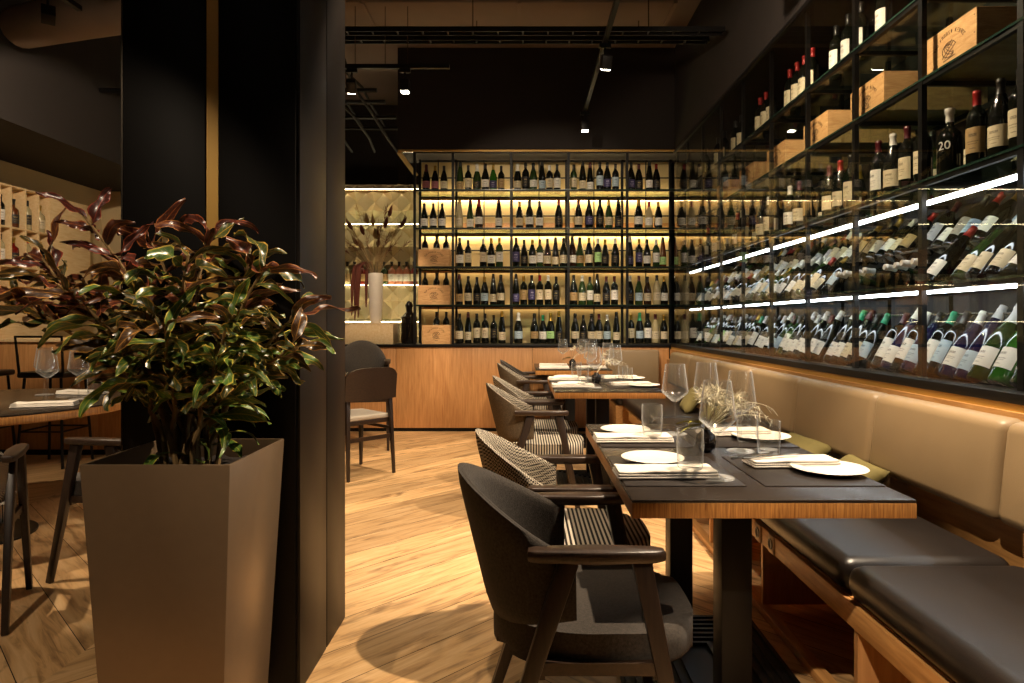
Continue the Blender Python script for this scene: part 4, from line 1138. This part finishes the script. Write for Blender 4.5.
sc = make_side_chair('dark wooden dining chair with pale seat, its back to the aisle')
sc.location = (-1.35, 5.30, 0); sc.rotation_euler = (0, 0, R(48)); sc['group'] = 'dining chairs at the table behind the column'
dup(arm_a, (-1.58, 6.45, 0), (0,0,R(-80)), 'dark rounded high armchair between the counter and the small table', 'chairs at the table behind the column', (1.05, 1.05, 1.25))
def small_table(loc, label, r, base_label=None):
    t = thing('round_table', label, 'table', loc)
    bm = B(); lathe(bm, [(0,.70),(r-.01,.70),(r,.706),(r,.736),(r-.006,.744),(0,.744)], 64); obj('tabletop', bm, mt['zebra'], t)
    bm = B(); lathe(bm, [(0,.744),(r-.004,.744),(r-.004,.749),(r-.008,.7505),(0,.7505)], 64); obj('table_surface', bm, mt['table_top'], t)
    bm = B(); lathe(bm, [(.05,.02),(.045,.05),(.045,.70)], 20); obj('pedestal', bm, mt['black_metal'], t)
    bm = B(); lathe(bm, [(0,0),(.3,0),(.3,.012),(.06,.024),(0,.024)], 40); obj('table_base', bm, mt['black_metal'], t)
small_table((-1.95, 5.75, 0), 'small round table behind the black column by the counter', .45)
small_table((-3.08, 3.72, 0), 'large round dark topped table set with glasses near the bar', .80)
put('napkin', -2.55, 3.55, TZ, R(20), 'folded white napkin on the round table by its tumbler', 'folded napkins on the round table')
put('napkin', -2.75, 4.15, TZ, R(-10), 'folded white napkin on the bar side of the round table', 'folded napkins on the round table')
for k, (x, y) in enumerate(((-2.72, 3.35), (-2.66, 3.72), (-2.58, 3.86), (-2.95, 4.1))):
    put('wine_glass', x, y, TZ, 0, f'tall wine glass, {od(k)} from the frame edge on the round table', 'wine glasses on the round table', 1.05)
for k, (x, y) in enumerate(((-2.57, 3.99), (-2.62, 3.22))):
    put('tumbler', x, y, TZ, 0, ('clear tumbler behind the round table napkin', 'clear tumbler at the edge of the round table')[k], 'tumblers on the round table')

# ------------------------------------------------------------------ bar on the far side: counter, niche shelves, bottles
def build_bar():
    t = thing('bar_counter', 'oak fronted bar counter beyond the round table', 'counter', (-4.2, 6.0, 0))
    for k in range(5):
        bm = B(); bx(bm, -1.05 + k*.47, -1.05 + k*.47 + .467, 0, .03, .05, 1.02, .001); obj('front_panel', bm, mt['veneer'], t)
    bm = B(); bx(bm, -1.05, 1.3, -.02, .55, 1.02, 1.05, .002); obj('countertop', bm, mt['pale_wood'], t)
    bm = B(); bx(bm, -1.05, 1.3, .01, .5, 0, .05); obj('plinth', bm, mt['black_metal'], t)
    bm = B(); bx(bm, -1.05, 1.3, .03, .5, .05, 1.02); obj('carcass', bm, mt['dark_base'], t)
    n = thing('niche_shelf', 'pale wooden grid of lit niches holding spirits on the bar wall', 'shelving', (-5.0, 6.9, 1.2))
    ys = [-1.25,-1.07,-.89,-.71,-.54,-.40,-.21,-.03,.14]
    zs = [.14, .545, .925, 1.33]
    for y in ys:
        bm = B(); bx(bm, -.12, .0, y-.009, y+.009, .13, 1.34, .001); obj('upright', bm, mt['pale_wood'], n)
    for z in zs:
        bm = B(); bx(bm, -.12, -.001, -1.25, .14, z-.009, z+.009, .001); obj('shelf', bm, mt['pale_wood'], n)
    bm = B(); bx(bm, -.14, -.12, -1.25, .14, .13, 1.34); obj('back_panel', bm, mt['cream_wall'], n)
    bm = B(); bx(bm, -.28, .0, .15, .80, .0, 1.34, .02); obj('end_panel', bm, mt['pale_wood'], n)
    bm = B(); bx(bm, -.28, .0, -1.25, .14, -.15, .13); obj('lower_panel', bm, mt['pale_wood'], n)
    rg = random.Random(8); i = 0
    for zi, z in enumerate((.925, .545)):
        for c in range(2, 8):
            g = rg.choice(['dark','amber','red_glass','pale','brown']); l = rg.choice(['white','cream','black'])
            bottle('spirit' if c % 2 else 'bordeaux', g, l, rg.choice(['black','gold','red']), (-5.0-.055, 6.9 + (ys[c]+ys[c+1])/2, 1.2 + z + .0095), (0,0,R(60)), f'{od(c-2)} niche of the {("upper","lower")[zi]} bar row', 'spirits in the bar niches')
    for k, (x, nm) in enumerate(((-4.62, 'black bar stool at the frame edge before the oak bar'), (-3.95, 'black bar stool before the middle of the oak bar'))):
        st = thing('bar_stool', nm, 'stool', (x, 5.62, 0), 0, 'bar stools')
        for sx in (-1, 1):
            for sy in (-1, 1):
                bm = B(); tube(bm, [(sx*.15, sy*.15, .74), (sx*.19, sy*.19, 0)], .011, 8); obj('leg', bm, mt['black_metal'], st)
        bm = B(); prism(bm, [(-.19,-.18),(.19,-.18),(.19,.18),(-.19,.18)], .74, .79, .015); obj('seat', bm, mt['leather'], st)
        bm = B(); tube(bm, [(-.18,-.17,.78),(-.19,-.20,1.08),(.19,-.20,1.08),(.18,-.17,.78)], .011, 8); obj('back_rail', bm, mt['black_metal'], st)
        bm = B(); tube(bm, [(-.175,-.175,.3),(.175,-.175,.3),(.175,.175,.3),(-.175,.175,.3),(-.175,-.175,.3)], .008, 6); obj('foot_ring', bm, mt['black_metal'], st)
build_bar()

# ------------------------------------------------------------------ ceiling: lamps, tracks, ducts, cables
def track(p0, p1, label):
    t = thing('lamp_track', label, 'track', p0, 0, 'lighting tracks'); p0, p1 = Vector(p0), Vector(p1)
    bm = B(); beam(bm, (0,0,0), p1-p0, (.034,.034), up=(0,0,1)); obj('rail', bm, mt['black_metal'], t)
    for s in (.12, .4, .61):
        q = (p1-p0)*s; bm = B(); tube(bm, [q + Vector((0,0,.017)), q + Vector((0,0,4.199 - p0.z))], .004, 6); obj('suspension_rod', bm, mt['steel'], t)
track((.62, .9, 3.32), (.62, 6.78, 3.32), 'long black lighting track above the dining tables')
track((-1.50, 5.52, 3.32), (-.61, 5.52, 3.32), 'short black lighting track across the aisle near the counter')
track((1.10, 1.6, 3.32), (1.10, 4.0, 3.32), 'black lighting track above the bench side of the largest table')
track((-.30, -.6, 3.32), (-.30, 4.2, 3.32), 'black lighting track above the aisle beside the column')
track((-3.0, .9, 3.32), (-3.0, 4.5, 3.32), 'black lighting track above the round table')
track((-1.6, -.4, 3.32), (-1.6, 1.5, 3.32), 'black lighting track above the planter')
lamp_labels = ['nearest the entrance end of the aisle track', 'on the bench side track above the largest table', 'on the bench side track before the middle table', 'lit square track lamp seen against the dark bulkhead above the middle table', 'lit square track lamp above the far table', 'bright glaring track lamp on the short track near the counter',
               'above the aisle', 'above the planter', 'above the round table', 'aimed at the pine crates', 'aimed at the far end of the wine cabinet', 'aimed at the rear wine wall', 'small square lamp at the column end of the short track, aimed at the vase', 'added to brighten the bar niches']
for k, (p, a, pw, cone) in enumerate(SPOTS):
    lb = lamp_labels[k] if 'lamp' in lamp_labels[k] else 'square black track lamp ' + lamp_labels[k]
    t = thing('track_lamp', lb, 'spotlight', p, 0, 'square track lamps')
    d = (Vector(a) - Vector(p)).normalized(); rot = (-d).to_track_quat('Z', 'Y').to_matrix() if abs(d.z) < .9 else Matrix.Identity(3)
    def put_rot(bm):
        bmesh.ops.rotate(bm, matrix=rot, verts=bm.verts[:]); return bm
    bm = B(); bx(bm, -.038, .038, -.038, .038, .012, .11, .004); hd = obj('lamp_head', put_rot(bm), mt['black_metal'], t)
    bm = B(); bx(bm, -.030, .030, -.030, .030, .006, .0115); obj('lens', put_rot(bm), mt['lamp_face'], hd)
    bm = B(); tube(bm, [(0,0,.06), (0,0,.204)], .008, 8); bx(bm, -.045, .045, -.014, .014, .17, .204); obj('adapter', bm, mt['black_metal'], t)
    spot(Vector(p) + d*.005, a, pw, cone, parent=t)

def duct(x0, x1, y0, y1, z0, z1, label):
    bm = B(); bx(bm, x0, x1, y0, y1, z0, z1, .01)
    n = max(1, int((x1-x0)/1.1))
    for k in range(n+1):
        x = x0 + (x1-x0)*k/n; bx(bm, x-.015, x+.015, y0-.015, y1+.015, z0-.015, z1+.015)
    for z_ in (z1,):
        pass
    tag(obj('air_duct', bm, mt['duct']), label, 'duct', 'ceiling ducts')
duct(-2.6, 1.25, 5.45, 6.15, 3.82, 4.18, 'wide brown rectangular duct across the ceiling above the counter end')
duct(-6.0, -2.0, 3.3, 4.3, 3.55, 4.18, 'wide brown rectangular duct above the round table')
bm = B(); tube(bm, [(-4.0, 5.3, 3.55), (-3.3, 5.0, 3.5), (-2.2, 4.8, 3.55)], .16, 20); tag(obj('pipe', bm, mt['duct']), 'round ventilation pipe above the bar side of the round table', 'pipe')
for k, (y, z) in enumerate(((5.75, 3.62), (5.3, 3.50))):
    t = thing('cable_tray', ('black cable tray under the wide ceiling duct', 'thin black cable tray before the wide ceiling duct')[k], 'cable tray', (-2.4, y, z), 0, 'cable trays')
    bm = B(); bx(bm, 0, 4.0, -.04, -.03, 0, .04); obj('side_channel', bm, mt['black_metal'], t)
    bm = B(); bx(bm, 0, 4.0, .03, .04, 0, .04); obj('side_channel', bm, mt['black_metal'], t)
    bm = B()
    for q in range(21): bx(bm, q*.2-.006, q*.2+.006, -.03, .03, .003, .012)
    obj('rungs', bm, mt['black_metal'], t)
    for q in (.6, 2.0, 3.4):
        bm = B(); tube(bm, [(q, 0, .01), (q, 0, (3.805 if k == 0 else 4.199) - z)], .005, 6); obj('hanger', bm, mt['steel'], t)
for k, (x0, y) in enumerate(((-2.6, 6.6), (-2.6, 7.0), (-2.6, 7.6), (-2.6, 8.1))):
    bm = B(); tube(bm, [(x0-1.6, y, 3.5 + .02*k), (-1.45, y, 3.5 + .02*k)], .022, 8); tag(obj('conduit', bm, mt['black_metal']), f'black ceiling conduit, {od(k)} beyond the short track', 'conduit', 'ceiling conduits')
rg = random.Random(14)
for k in range(6):
    x = -2.35 + k*.14; pts = [(x, 5.1, 4.2), (x, 5.16, 3.8)] + [(x + rg.uniform(-.06,.06) + .04*j, 5.2 + .55*j, 3.62 - .09*j*(k % 2) + rg.uniform(-.05,.03)) for j in range(1, 5)] + [(x + .1, 8.2, 3.3 if k % 2 else 3.6)]
    bm = B(); tube(bm, pts, .014, 7); tag(obj('cable', bm, mt['cable']), f'sagging black ceiling cable, {od(k)} from the bar side', 'cable', 'ceiling cables')
